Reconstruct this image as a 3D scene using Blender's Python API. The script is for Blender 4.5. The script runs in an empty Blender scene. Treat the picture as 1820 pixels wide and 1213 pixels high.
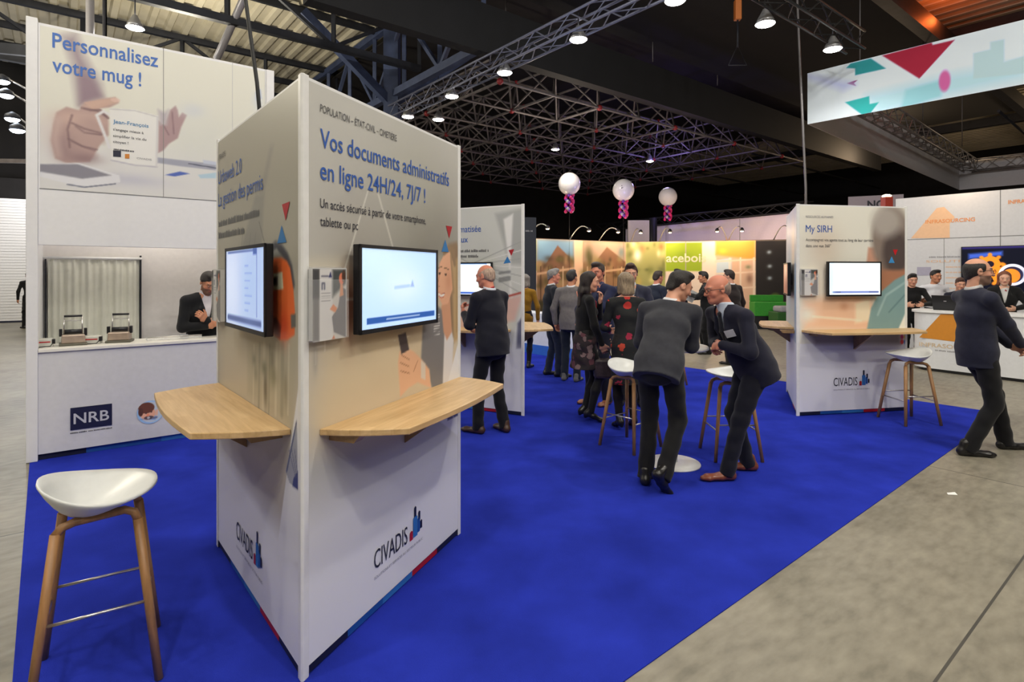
import bpy, bmesh, math, random
import numpy as np
from mathutils import Vector, Matrix
random.seed(7)
rng = np.random.default_rng(7)
SC = bpy.context.scene
COL = SC.collection

# ------------------------------------------------------------------ camera
F, CX, HOR, EYE = 1008.0, 910.0, 487.0, 1.65      # focal length in px, optical axis, horizon row, eye height (m)
cam_data = bpy.data.cameras.new('camera')
cam_data.sensor_width = 36.0
cam_data.lens = F / 1820 * 36.0
cam_data.shift_y = (HOR - 606.5) / 1820
cam_data.clip_end = 200
cam = bpy.data.objects.new('camera', cam_data)
cam.location = (0, 0, EYE)
cam.rotation_euler = (math.pi / 2, 0, 0)
COL.objects.link(cam)
SC.camera = cam

# ------------------------------------------------------------------ world, exposure
SC.view_settings.view_transform = 'Standard'
SC.view_settings.look = 'None'
SC.view_settings.gamma = 1
SC.view_settings.exposure = -0.1
SC.view_settings.use_curve_mapping = False
world = bpy.data.worlds.new('hall_air')
SC.world = world
world.use_nodes = True
world.node_tree.nodes['Background'].inputs[0].default_value = (0.92, 0.93, 1.0, 1)
world.node_tree.nodes['Background'].inputs[1].default_value = 0.15

# hall axes: E runs along the stands, N away from the camera
HA = math.radians(38.5)
EV = Vector((math.cos(HA), math.sin(HA), 0))
NV = Vector((-math.sin(HA), math.cos(HA), 0))
def HC(a, b, z=0.0):
    return EV * a + NV * b + Vector((0, 0, z))

# ------------------------------------------------------------------ lamps of the hall (those outside the picture too), plus added fill lamps
def lamp(loc, watts, size=0.13, color=(1, .965, .91), kind='POINT', name='hall_or_fill_light', parent=None):
    l = bpy.data.lights.new(name, kind)
    l.energy = watts
    l.color = color
    if kind == 'SPOT':
        l.spot_size = math.radians(150); l.spot_blend = .6
    l.shadow_soft_size = size
    o = bpy.data.objects.new(name, l)
    o.location = loc
    COL.objects.link(o)
    if parent: o.parent = parent
    return o
for loc, w in [((4.6, 3.7, 7.8), 520), ((3.1, -1.3, 7.8), 390), ((-.9, -2.2, 7.8), 430), ((-2.6, .9, 7.8), 270),  # last one is an unseen lamp added to brighten the booth fascia
               ((6.8, .4, 7.8), 380), ((9.4, 5.8, 7.8), 30), ((1.2, 4.6, 7.8), 130),
               ((-6.5, -2.0, 7.8), 330), ((.5, -6.5, 7.8), 420), ((7.0, -4.6, 7.8), 420), ((12.5, .8, 7.8), 170), ((-9.5, 3.5, 7.8), 260)]:  # unseen fill lamps, added to lift the shaded sides
    lamp(loc, w, .16)

# ------------------------------------------------------------------ small helpers
def lin(c):
    c = np.asarray(c, dtype=np.float64) / 255.0
    return np.where(c <= .04045, c / 12.92, ((c + .055) / 1.055) ** 2.4)
def L3(*c):
    return tuple(float(v) for v in lin(c))

def at(px, py, Y):
    """a measured point: picture position at a known distance"""
    return Vector(((px - CX) / F * Y, Y, EYE - (py - HOR) / F * Y))
def ground(px, py):
    return at(px, py, F * EYE / (py - HOR))

MATS = {}
def mat(name, color=(.5, .5, .5), rough=.5, metal=0.0, noise=0.0, nscale=20.0, bump=0.0, bscale=200.0,
        emit=None, estr=0.0, spec=.5, alpha=None, sheen=0.0, stretch=None, coat=0.0):
    if name in MATS: return MATS[name]
    m = bpy.data.materials.new(name); m.use_nodes = True
    nt = m.node_tree; b = nt.nodes['Principled BSDF']
    b.inputs['Base Color'].default_value = (*color, 1)
    b.inputs['Roughness'].default_value = rough
    b.inputs['Metallic'].default_value = metal
    b.inputs['Specular IOR Level'].default_value = spec
    if sheen: b.inputs['Sheen Weight'].default_value = sheen
    if coat: b.inputs['Coat Weight'].default_value = coat
    if emit is not None:
        b.inputs['Emission Color'].default_value = (*emit, 1); b.inputs['Emission Strength'].default_value = estr
    if alpha is not None: b.inputs['Alpha'].default_value = alpha
    tc = nt.nodes.new('ShaderNodeTexCoord'); src = tc.outputs['Object']
    if stretch:
        mp = nt.nodes.new('ShaderNodeMapping'); mp.inputs['Scale'].default_value = stretch
        nt.links.new(src, mp.inputs['Vector']); src = mp.outputs['Vector']
    n = nt.nodes.new('ShaderNodeTexNoise'); n.inputs['Scale'].default_value = nscale
    n.inputs['Detail'].default_value = 4
    nt.links.new(src, n.inputs['Vector'])
    r = nt.nodes.new('ShaderNodeValToRGB'); k = noise if noise else .03
    r.color_ramp.elements[0].position = .3; r.color_ramp.elements[1].position = .7
    r.color_ramp.elements[0].color = (*[max(0, c * (1 - k)) for c in color], 1)
    r.color_ramp.elements[1].color = (*[min(1, c * (1 + k)) for c in color], 1)
    nt.links.new(n.outputs['Fac'], r.inputs['Fac'])
    nt.links.new(r.outputs['Color'], b.inputs['Base Color'])
    if bump:
        n2 = nt.nodes.new('ShaderNodeTexNoise'); n2.inputs['Scale'].default_value = bscale
        nt.links.new(src, n2.inputs['Vector'])
        bp = nt.nodes.new('ShaderNodeBump'); bp.inputs['Strength'].default_value = bump; bp.inputs['Distance'].default_value = .01
        nt.links.new(n2.outputs['Fac'], bp.inputs['Height']); nt.links.new(bp.outputs['Normal'], b.inputs['Normal'])
    MATS[name] = m
    return m

def print_mat(name='printed_film', rough=.42, emit=0.0, spec=.4):
    """colour comes from the print stored on the mesh"""
    if name in MATS: return MATS[name]
    m = bpy.data.materials.new(name); m.use_nodes = True
    nt = m.node_tree; b = nt.nodes['Principled BSDF']
    a = nt.nodes.new('ShaderNodeAttribute'); a.attribute_name = 'print_colour'
    b.inputs['Roughness'].default_value = rough; b.inputs['Specular IOR Level'].default_value = spec
    nt.links.new(a.outputs['Color'], b.inputs['Base Color'])
    if emit:
        nt.links.new(a.outputs['Color'], b.inputs['Emission Color']); b.inputs['Emission Strength'].default_value = emit
        b.inputs['Base Color'].default_value = (0, 0, 0, 1)
    MATS[name] = m
    return m

def prop(o, label=None, cat=None, group=None, kind=None):
    if label: o['label'] = label
    if cat: o['category'] = cat
    if group: o['group'] = group
    if kind: o['kind'] = kind
    return o

def thing(name, loc, label, cat, group=None, rz=0.0):
    o = bpy.data.objects.new(name, None)
    o.empty_display_size = .1
    o.location = loc; o.rotation_euler = (0, 0, rz)
    COL.objects.link(o)
    return prop(o, label, cat, group)

def link(name, me, parent=None, M=None):
    o = bpy.data.objects.new(name, me)
    COL.objects.link(o)
    if parent is not None:
        o.parent = parent
        if M is not None:
            o.matrix_basis = Matrix.Translation(-Vector(parent.location)) @ M
    elif M is not None:
        o.matrix_basis = M
    return o

class MB:
    """collects faces, then links them as ONE mesh object"""
    def __init__(s): s.v = []; s.f = []; s.mi = []; s.sm = []
    def add(s, vs, fs, mi=0, smooth=False):
        n = len(s.v); s.v += [tuple(v) for v in vs]
        for f in fs: s.f.append(tuple(i + n for i in f)); s.mi.append(mi); s.sm.append(smooth)
        return s
    def box(s, lo, hi, mi=0):
        x0, y0, z0 = lo; x1, y1, z1 = hi
        return s.add([(x0, y0, z0), (x1, y0, z0), (x1, y1, z0), (x0, y1, z0), (x0, y0, z1), (x1, y0, z1), (x1, y1, z1), (x0, y1, z1)],
              [(0, 3, 2, 1), (4, 5, 6, 7), (0, 1, 5, 4), (1, 2, 6, 5), (2, 3, 7, 6), (3, 0, 4, 7)], mi)
    def prism(s, poly, z0, z1, mi=0, axis='z'):
        n = len(poly)
        def P3(p, z):
            return (p[0], p[1], z) if axis == 'z' else ((p[0], z, p[1]) if axis == 'y' else (z, p[0], p[1]))
        vs = [P3(p, z0) for p in poly] + [P3(p, z1) for p in poly]
        fs = [tuple(range(n - 1, -1, -1)), tuple(range(n, 2 * n))] + [(i, (i + 1) % n, n + (i + 1) % n, n + i) for i in range(n)]
        return s.add(vs, fs, mi)
    def tube(s, pts, r, n=8, mi=0, caps=True, flat=None):
        """swept tube; r a number or a list; flat = (up vector, width ratio)"""
        pts = [Vector(p) for p in pts]
        rs = r if isinstance(r, (list, tuple)) else [r] * len(pts)
        vs = []; fs = []
        up = None
        for i, p in enumerate(pts):
            d = (pts[min(i + 1, len(pts) - 1)] - pts[max(i - 1, 0)]).normalized()
            if up is None:
                up = Vector((0, 0, 1)) if abs(d.z) < .9 else Vector((1, 0, 0))
            x = d.cross(up).normalized(); y = x.cross(d).normalized(); up = y
            for k in range(n):
                a = 2 * math.pi * k / n
                vs.append(p + (x * math.cos(a) + y * math.sin(a)) * rs[i])
        for i in range(len(pts) - 1):
            for k in range(n):
                fs.append((i * n + k, i * n + (k + 1) % n, (i + 1) * n + (k + 1) % n, (i + 1) * n + k))
        s.add(vs, fs, mi, True)
        if caps:
            m = len(s.v) - len(vs)
            s.f.append(tuple(m + k for k in range(n - 1, -1, -1))); s.mi.append(mi); s.sm.append(False)
            e = m + (len(pts) - 1) * n
            s.f.append(tuple(e + k for k in range(n))); s.mi.append(mi); s.sm.append(False)
        return s
    def lathe(s, prof, c=(0, 0, 0), n=24, mi=0, smooth=True):
        vs = []; fs = []
        for r, z in prof:
            for k in range(n):
                a = 2 * math.pi * k / n
                vs.append((c[0] + r * math.cos(a), c[1] + r * math.sin(a), c[2] + z))
        m = len(prof)
        for i in range(m - 1):
            for k in range(n):
                fs.append((i * n + k, i * n + (k + 1) % n, (i + 1) * n + (k + 1) % n, (i + 1) * n + k))
        s.add(vs, fs, mi, smooth)
        return s
    def ball(s, c, r, nu=20, nv=12, mi=0):
        r = r if isinstance(r, (tuple, list)) else (r, r, r)
        vs = []; fs = []
        for j in range(nv + 1):
            t = math.pi * j / nv
            for k in range(nu):
                a = 2 * math.pi * k / nu
                vs.append((c[0] + r[0] * math.sin(t) * math.cos(a), c[1] + r[1] * math.sin(t) * math.sin(a), c[2] - r[2] * math.cos(t)))
        for j in range(nv):
            for k in range(nu):
                fs.append((j * nu + k, j * nu + (k + 1) % nu, (j + 1) * nu + (k + 1) % nu, (j + 1) * nu + k))
        return s.add(vs, fs, mi, True)
    def build(s, name, mats, parent=None, M=None, bevel=0.0, seg=2, weld=False):
        me = bpy.data.meshes.new(name)
        me.from_pydata([tuple(v) for v in s.v], [], s.f)
        if not isinstance(mats, (list, tuple)): mats = [mats]
        for m in mats: me.materials.append(m)
        me.polygons.foreach_set('material_index', s.mi)
        me.polygons.foreach_set('use_smooth', s.sm)
        me.validate(); me.update()
        o = link(name, me, parent, M)
        if bevel:
            md = o.modifiers.new('bevel', 'BEVEL'); md.width = bevel; md.segments = seg; md.limit_method = 'ANGLE'
        return o

# ------------------------------------------------------------------ printed pictures: a colour grid on a flat sheet
class Canvas:
    def __init__(s, w, h, res, bg):
        s.w, s.h = w, h
        s.nx = max(2, int(round(w / res)) + 1); s.ny = max(2, int(round(h / res)) + 1)
        s.u, s.v = np.meshgrid(np.linspace(0, w, s.nx), np.linspace(0, h, s.ny))
        s.c = np.ones((s.ny, s.nx, 3)) * np.array(bg, float)
    def blend(s, m, col):
        s.c = s.c * (1 - m[..., None]) + np.array(col, float) * m[..., None]
    def sd(s, pts):
        pts = np.array(pts, float); d = np.full(s.u.shape, 1e9); ins = np.zeros(s.u.shape, bool)
        for i in range(len(pts)):
            a = pts[i]; b = pts[(i + 1) % len(pts)]; e = b - a
            wx = s.u - a[0]; wy = s.v - a[1]
            t = np.clip((wx * e[0] + wy * e[1]) / max(1e-12, e @ e), 0, 1)
            d = np.minimum(d, np.hypot(wx - t * e[0], wy - t * e[1]))
            c = (a[1] > s.v) != (b[1] > s.v)
            if abs(e[1]) > 1e-12:
                ins ^= c & (s.u < e[0] * (s.v - a[1]) / e[1] + a[0])
        return np.where(ins, -d, d)
    def poly(s, pts, col, soft=.01, a=1.0):
        s.blend(np.clip(.5 - s.sd(pts) / soft, 0, 1) * a, col)
    def ell(s, cu, cv, ru, rv, col, soft=.15, a=1.0, rot=0.0):
        x = s.u - cu; y = s.v - cv; c, t = math.cos(rot), math.sin(rot)
        k = np.hypot((x * c + y * t) / ru, (-x * t + y * c) / rv)
        s.blend(np.clip(.5 + (1 - k) / soft, 0, 1) * a, col)
    def blob(s, cu, cv, ru, rv, col, a=1.0):
        s.blend(np.exp(-((s.u - cu) / ru) ** 2 - ((s.v - cv) / rv) ** 2) * a, col)
    def line(s, pts, w, col, a=1.0, soft=None):
        d = np.full(s.u.shape, 1e9)
        for p, q in zip(pts[:-1], pts[1:]):
            ex, ey = q[0] - p[0], q[1] - p[1]; wx = s.u - p[0]; wy = s.v - p[1]
            t = np.clip((wx * ex + wy * ey) / max(1e-12, ex * ex + ey * ey), 0, 1)
            d = np.minimum(d, np.hypot(wx - t * ex, wy - t * ey))
        s.blend(np.clip(.5 - (d - w / 2) / (soft or w * .5), 0, 1) * a, col)
    def build(s, name, material, parent, M, gain=1.0, z=0.0):
        nx, ny = s.nx, s.ny
        co = np.stack([s.u, s.v, np.full(s.u.shape, z)], -1).reshape(-1, 3)
        i = np.arange(nx * ny).reshape(ny, nx)
        q = np.stack([i[:-1, :-1], i[:-1, 1:], i[1:, 1:], i[1:, :-1]], -1).reshape(-1, 4)
        me = bpy.data.meshes.new(name)
        me.vertices.add(len(co)); me.vertices.foreach_set('co', co.ravel())
        me.loops.add(q.size); me.loops.foreach_set('vertex_index', q.ravel().astype(np.int32))
        me.polygons.add(len(q)); me.polygons.foreach_set('loop_start', np.arange(0, q.size, 4, dtype=np.int32))
        me.polygons.foreach_set('loop_total', np.full(len(q), 4, dtype=np.int32))
        me.update()
        at_ = me.color_attributes.new('print_colour', 'FLOAT_COLOR', 'POINT')
        rgb = np.clip(lin(np.clip(s.c, 0, 255)) * gain, 0, .92).reshape(-1, 3)
        at_.data.foreach_set('color', np.concatenate([rgb, np.ones((len(rgb), 1))], 1).ravel().astype(np.float32))
        me.materials.append(material)
        return link(name, me, parent, M)

# ------------------------------------------------------------------ flat frames (walls, faces): x right, y up, z outward
class Face:
    def __init__(s, p0, p1):
        s.o = Vector((p0[0], p0[1], 0)); d = Vector((p1[0], p1[1], 0)) - s.o
        s.W = d.length; s.u = d.normalized(); s.n = Vector((s.u.y, -s.u.x, 0))
        s.M = Matrix(((s.u.x, 0, s.n.x, s.o.x), (s.u.y, 0, s.n.y, s.o.y), (0, 1, 0, 0), (0, 0, 0, 1)))
    def px(s, x, y, off=0.0):
        """where the sight line through a picture point meets this plane: (u, z)"""
        d = Vector(((x - CX) / F, 1, -(y - HOR) / F)); o = Vector((0, 0, EYE))
        t = ((s.o + s.n * off) - o).dot(s.n) / d.dot(s.n); p = o + d * t
        return ((p - s.o).dot(s.u), p.z)
    def pts(s, l): return [s.px(*p) for p in l]
    def P(s, u, z, out=0.0): return s.o + s.u * u + s.n * out + Vector((0, 0, z))

# ------------------------------------------------------------------ writing
def text(s, parent, face, u, z, cap, m, width=None, align='L', out=.004, name='lettering', bold=0.0):
    c = bpy.data.curves.new(name, 'FONT'); c.body = s; c.size = 1.0; c.offset = bold; c.resolution_u = 3
    o = bpy.data.objects.new(name, c); COL.objects.link(o)
    me = bpy.data.meshes.new_from_object(o)
    bpy.data.objects.remove(o); bpy.data.curves.remove(c)
    co = np.zeros(len(me.vertices) * 3); me.vertices.foreach_get('co', co); co = co.reshape(-1, 3)
    x0, x1 = co[:, 0].min(), co[:, 0].max()
    sy = cap / .729
    sx = sy * .8 if width is None else width / (x1 - x0)
    co[:, 0] = (co[:, 0] - x0) * sx; co[:, 1] *= sy; co[:, 2] = out
    if align == 'C': co[:, 0] -= (x1 - x0) * sx / 2
    if align == 'R': co[:, 0] -= (x1 - x0) * sx
    co[:, 0] += u; co[:, 1] += z
    me.vertices.foreach_set('co', co.ravel()); me.update()
    me.name = name; me.materials.clear(); me.materials.append(m)
    return link(name, me, parent, face.M)

def word_bars(parent, face, u, z, width, h, m, out=.003, seed=1, name='small_print'):
    """lines of writing too small to read, as broken strokes"""
    r = random.Random(seed); b = MB(); x = u
    while x < u + width:
        w = min(r.uniform(1.2, 4.5) * h, u + width - x); k = x
        while k < x + w:
            s = h * r.uniform(.25, .45)
            b.add([(k, z, out), (k + s, z, out), (k + s, z + h * r.uniform(.6, 1), out), (k, z + h * r.uniform(.6, 1), out)], [(0, 1, 2, 3)])
            k += s + h * .16
        x += w + h * .55
    return b.build(name, m, parent, face.M)
# ================================================================== the hall
# floor: worn concrete with saw-cut joints along the hall axes
def floor_material():
    m = bpy.data.materials.new('concrete_floor'); m.use_nodes = True
    nt = m.node_tree; N = nt.nodes; Lk = nt.links; b = N['Principled BSDF']
    tc = N.new('ShaderNodeTexCoord'); mp = N.new('ShaderNodeMapping')
    mp.inputs['Rotation'].default_value = (0, 0, -HA)
    Lk.new(tc.outputs['Object'], mp.inputs['Vector'])
    n1 = N.new('ShaderNodeTexNoise'); n1.inputs['Scale'].default_value = .9; n1.inputs['Detail'].default_value = 8; n1.inputs['Roughness'].default_value = .62
    n2 = N.new('ShaderNodeTexNoise'); n2.inputs['Scale'].default_value = 9; n2.inputs['Detail'].default_value = 6
    st = N.new('ShaderNodeMapping'); st.inputs['Scale'].default_value = (.8, 1.9, 1); Lk.new(mp.outputs['Vector'], st.inputs['Vector'])
    Lk.new(mp.outputs['Vector'], n1.inputs['Vector']); Lk.new(st.outputs['Vector'], n2.inputs['Vector'])
    mx = N.new('ShaderNodeMix'); mx.inputs[0].default_value = .42
    Lk.new(n1.outputs['Fac'], mx.inputs[2]); Lk.new(n2.outputs['Fac'], mx.inputs[3])
    r = N.new('ShaderNodeValToRGB'); e = r.color_ramp.elements
    e[0].position = .34; e[0].color = (.145, .132, .10, 1)
    e[1].position = .68; e[1].color = (.335, .308, .242, 1)
    k = r.color_ramp.elements.new(.5); k.color = (.245, .224, .175, 1)
    Lk.new(mx.outputs[0], r.inputs['Fac'])
    # joints
    sp = N.new('ShaderNodeSeparateXYZ'); Lk.new(mp.outputs['Vector'], sp.inputs[0])
    def joint(sock, off, per):
        a = N.new('ShaderNodeMath'); a.operation = 'SUBTRACT'; a.inputs[1].default_value = off; Lk.new(sock, a.inputs[0])
        w = N.new('ShaderNodeMath'); w.operation = 'PINGPONG'; w.inputs[1].default_value = per / 2; Lk.new(a.outputs[0], w.inputs[0])
        c = N.new('ShaderNodeMath'); c.operation = 'LESS_THAN'; c.inputs[1].default_value = .006; Lk.new(w.outputs[0], c.inputs[0])
        return c.outputs[0]
    j1 = joint(sp.outputs['X'], 5.83, 4.05); j2 = joint(sp.outputs['Y'], .73, 4.05)
    mxx = N.new('ShaderNodeMath'); mxx.operation = 'MAXIMUM'; Lk.new(j1, mxx.inputs[0]); Lk.new(j2, mxx.inputs[1])
    # small dark specks and scuffs
    vo = N.new('ShaderNodeTexVoronoi'); vo.inputs['Scale'].default_value = 1.6; Lk.new(mp.outputs['Vector'], vo.inputs['Vector'])
    lt = N.new('ShaderNodeMath'); lt.operation = 'LESS_THAN'; lt.inputs[1].default_value = .022; Lk.new(vo.outputs['Distance'], lt.inputs[0])
    sc_ = N.new('ShaderNodeMath'); sc_.operation = 'MULTIPLY'; sc_.inputs[1].default_value = .6; Lk.new(lt.outputs[0], sc_.inputs[0])
    mm = N.new('ShaderNodeMath'); mm.operation = 'MAXIMUM'; Lk.new(sc_.outputs[0], mm.inputs[0]); Lk.new(mxx.outputs[0], mm.inputs[1])
    fin = N.new('ShaderNodeMix'); fin.data_type = 'RGBA'; Lk.new(mm.outputs[0], fin.inputs[0])
    Lk.new(r.outputs['Color'], fin.inputs[6]); fin.inputs[7].default_value = (.07, .065, .055, 1)
    Lk.new(fin.outputs[2], b.inputs['Base Color'])
    b.inputs['Roughness'].default_value = .42; b.inputs['Specular IOR Level'].default_value = .35
    bp = N.new('ShaderNodeBump'); bp.inputs['Strength'].default_value = .12; Lk.new(n2.outputs['Fac'], bp.inputs['Height']); Lk.new(bp.outputs['Normal'], b.inputs['Normal'])
    return m
A0, A1, B0, B1, ZR = -26.0, 44.0, -9.0, 27.0, 9.2
fl = MB(); p = [HC(A0, B0), HC(A1, B0), HC(A1, B1), HC(A0, B1)]
fl.add([(*q.xy, 0.0) for q in p] + [(*q.xy, -.2) for q in p], [(0, 1, 2, 3), (7, 6, 5, 4), (0, 4, 5, 1), (1, 5, 6, 2), (2, 6, 7, 3), (3, 7, 4, 0)])
prop(fl.build('floor', floor_material()), kind='structure')

M_BLACK = mat('black_drape', (.0035, .0035, .004), .95, noise=.3, nscale=3)
M_DARKWALL = mat('dark_wall', (.008, .007, .007), .9, noise=.3, nscale=2)
for nm, (q0, q1), z1 in [('wall_back', ((A0, B1), (A1, B1)), ZR), ('wall_front', ((A0, B0), (A1, B0)), ZR), ('wall_left', ((A0, B0), (A0, B1)), ZR), ('wall_right', ((A1, B0), (A1, B1)), ZR)]:
    a, c = HC(*q0), HC(*q1); d = (c - a).normalized(); n = Vector((d.y, -d.x, 0)) * .15
    mb = MB(); vs = [a, c, c + n, a + n] if nm in ('wall_front', 'wall_right') else [a - n, c - n, c, a]
    mb.add([(*v.xy, -.2) for v in vs] + [(*v.xy, z1 + .3) for v in vs], [(3, 2, 1, 0), (4, 5, 6, 7), (0, 1, 5, 4), (1, 2, 6, 5), (2, 3, 7, 6), (3, 0, 4, 7)])
    prop(mb.build(nm, M_DARKWALL), kind='structure')

# corrugated roof, ribs running away from the stands
def roof_sheet(a0, a1, b0, b1, z, m, name='ceiling'):
    mb = MB(); pitch = .46; prof = [(0, 0), (.15, 0), (.20, .09), (.41, .09)]
    xs = []; a = a0
    while a < a1:
        xs += [(a + dx, dz) for dx, dz in prof]; a += pitch
    vs = [HC(x, b0, z + dz) for x, dz in xs] + [HC(x, b1, z + dz) for x, dz in xs]
    n = len(xs)
    mb.add(vs, [(i, i + 1, n + i + 1, n + i) for i in range(n - 1)])
    return prop(mb.build(name, m), kind='structure')
roof_sheet(A0, A1, B0, B1, ZR, mat('roof_sheet', (.50, .455, .345), .7, noise=.12, nscale=1.2))

M_STEEL = mat('dark_steel', (.022, .024, .032), .55, metal=.3, noise=.25, nscale=4)
M_BLUEST = mat('blue_painted_steel', (.055, .075, .15), .5, metal=.2, noise=.2, nscale=4)
M_ALU = mat('aluminium_tube', (.30, .29, .29), .45, metal=.55, noise=.2, nscale=6)
M_ALUD = mat('dull_tube', (.17, .15, .148), .6, metal=.25, noise=.25, nscale=5)

def bar(mb, p, q, w=.1, h=None, mi=0):
    """rectangular bar from p to q"""
    p, q = Vector(p), Vector(q); d = (q - p).normalized(); h = h or w
    x = d.cross(Vector((0, 0, 1)))
    x = Vector((1, 0, 0)) if x.length < 1e-3 else x.normalized()
    y = x.cross(d).normalized()
    vs = []
    for c in (p, q):
        for sx, sy in ((-1, -1), (1, -1), (1, 1), (-1, 1)):
            vs.append(c + x * sx * w / 2 + y * sy * h / 2)
    mb.add(vs, [(3, 2, 1, 0), (4, 5, 6, 7), (0, 1, 5, 4), (1, 2, 6, 5), (2, 3, 7, 6), (3, 0, 4, 7)], mi)

# roof steel: purlins along the stands with rafters across, left part of the hall
def roof_girder(name, pts0, pts1, zt, zb, n, label, m=M_STEEL, w=.16):
    p, q = Vector((*pts0.xy, 0)), Vector((*pts1.xy, 0)); mb = MB(); up = Vector((0, 0, 1))
    bar(mb, p + up * zt, q + up * zt, w, w * 1.1); bar(mb, p + up * zb, q + up * zb, w, w * 1.1)
    for i in range(n + 1):
        c = p.lerp(q, i / n)
        bar(mb, c + up * zb, c + up * zt, w * .6)
        if i < n:
            d = p.lerp(q, (i + 1) / n)
            bar(mb, (c if i % 2 else d) + up * zb, (d if i % 2 else c) + up * zt, w * .55)
    o = mb.build(name, m)
    return prop(o, label, 'roof girder', 'roof girders')
roof_girder('roof_girder', HC(-22, 14.3), HC(8.0, 14.3), 9.1, 7.5, 12, 'dark lattice roof girder under the corrugated roof, the nearer behind the tall mug booth')
roof_girder('roof_girder', HC(-22, 20.5), HC(8.0, 20.5), 9.1, 7.5, 12, 'dark lattice roof girder under the corrugated roof, the farther behind the tall mug booth')
for a, lb in ((-7.5, 'dark roof girder running away above the left end of the mug booth'), (7.6, 'navy lattice girder meeting the blue steel column behind the tall kiosk')):
    roof_girder('roof_girder', HC(a, 10.6), HC(a, 26), 9.0, 7.2 if a < 0 else 6.9, 8, lb, M_STEEL if a < 0 else M_BLUEST, .18)
# purlins: slim beams straight under the sheet
for k, b in enumerate((11.6, 13.0, 16.2, 18.2, 22.6, 24.6)):
    mb = MB(); bar(mb, HC(-25, b, ZR - .12), HC(7.5, b, ZR - .12), .1, .2)
    prop(mb.build('roof_purlin', M_STEEL), 'slim dark purlin straight under the corrugated sheet behind the mug booth', 'roof beam', 'roof purlins')
# blue column with its two knee braces
t = thing('steel_column', HC(7.6, 15.2, 0), 'dark blue steel column rising behind the tall kiosk', 'column')
mb = MB(); c = HC(7.6, 15.2); bar(mb, c, c + Vector((0, 0, 9.1)), .42, .42); mb.build('shaft', M_BLUEST, t, Matrix())
for da, dz in ((2.6, 8.6), (-2.6, 8.6)):
    mb = MB(); bar(mb, c + Vector((0, 0, 6.6)), HC(7.6 + da, 15.2, dz), .22, .22); mb.build('brace', M_BLUEST, t, Matrix())
# two blue roof struts meeting above the kiosk
node = HC(5.2, 8.9, 7.35)
for q, lb in ((HC(2.4, 8.2, 8.6), 'pale blue roof strut coming down to the black pelmet from the left'), (HC(7.3, 7.2, 8.7), 'pale blue roof strut coming down to the black pelmet from the right')):
    mb = MB(); bar(mb, node, q, .13, .2)
    prop(mb.build('roof_strut', mat('pale_blue_steel', (.16, .22, .36), .45, metal=.2, noise=.1)), lb, 'roof strut')
# light slanting pipe in front of the corrugated roof
mb = MB(); mb.tube([at(385, 105, 13.5), at(432, 0, 13.0), at(470, -80, 12.6)], .085, 8)
prop(mb.build('roof_pipe', mat('pipe_grey', (.42, .41, .44), .4, metal=.4)), 'light grey slanting pipe under the corrugated roof behind the mug booth', 'pipe')

# black cloth ceiling over the middle of the hall and the black pelmet below it
mb = MB(); q = [HC(3.4, 5.2), HC(30, 5.2), HC(30, 10.4), HC(3.4, 10.4)]
mb.add([(*v.xy, 8.2) for v in q] + [(*v.xy, 8.26) for v in q], [(3, 2, 1, 0), (4, 5, 6, 7), (0, 1, 5, 4), (1, 2, 6, 5), (2, 3, 7, 6), (3, 0, 4, 7)])
prop(mb.build('ceiling_drape', M_BLACK), kind='structure')
mb = MB(); bar(mb, HC(3.4, 10.15, 7.0), HC(30, 10.15, 7.0), .3, 1.05)
prop(mb.build('pelmet', mat('pelmet_cloth', (.006, .006, .007), .8, noise=.2, nscale=2)), 'long charcoal pelmet hanging in front of the lattice roof', 'pelmet')
mb = MB(); q = [HC(7.9, 10.5), HC(30, 10.5), HC(30, B1 - .1), HC(7.9, B1 - .1)]
mb.add([(*v.xy, 8.9) for v in q] + [(*v.xy, 8.95) for v in q], [(3, 2, 1, 0), (4, 5, 6, 7), (0, 1, 5, 4), (1, 2, 6, 5), (2, 3, 7, 6), (3, 0, 4, 7)])
prop(mb.build('ceiling_lining', mat('brown_lining', (.010, .0075, .0075), .9, noise=.4, nscale=1.5)), kind='structure')

# space frame: two tube layers with sloping webs, red ball nodes
def space_frame():
    t = thing('space_frame', HC(8.3, 10.9, 6.3), 'grey double-layer tube lattice with red nodes hanging beneath the dark roof', 'space frame')
    mb = MB(); nd = MB(); g = 1.75; na, nb_ = 9, 7
    def lo(i, j): return HC(8.3 + i * g, 10.9 + j * g, 6.3)
    def hi(i, j): return HC(8.3 + (i + .5) * g, 10.9 + (j + .5) * g, 7.5)
    def tb(p, q, r=.038): mb.tube([p, q], r, 5, caps=False)
    for i in range(na + 1):
        for j in range(nb_ + 1):
            if i < na: tb(lo(i, j), lo(i + 1, j))
            if j < nb_: tb(lo(i, j), lo(i, j + 1))
            if (i + j) % 2 == 0: nd.ball(lo(i, j), .085, 8, 6)
            if i < na and j < nb_:
                if i < na - 1: tb(hi(i, j), hi(i + 1, j))
                if j < nb_ - 1: tb(hi(i, j), hi(i, j + 1))
                for c in (lo(i, j), lo(i + 1, j), lo(i, j + 1), lo(i + 1, j + 1)): tb(c, hi(i, j), .030)
                if (i * 3 + j) % 4 == 0: nd.ball(hi(i, j), .085, 8, 6)
    mb.build('tube_lattice', M_ALUD, t, Matrix())
    o = nd.build('node', mat('red_node', (.26, .016, .02), .5), t, Matrix()); o['kind'] = 'stuff'; o['label'] = 'red ball nodes of the lattice'
space_frame()

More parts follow.
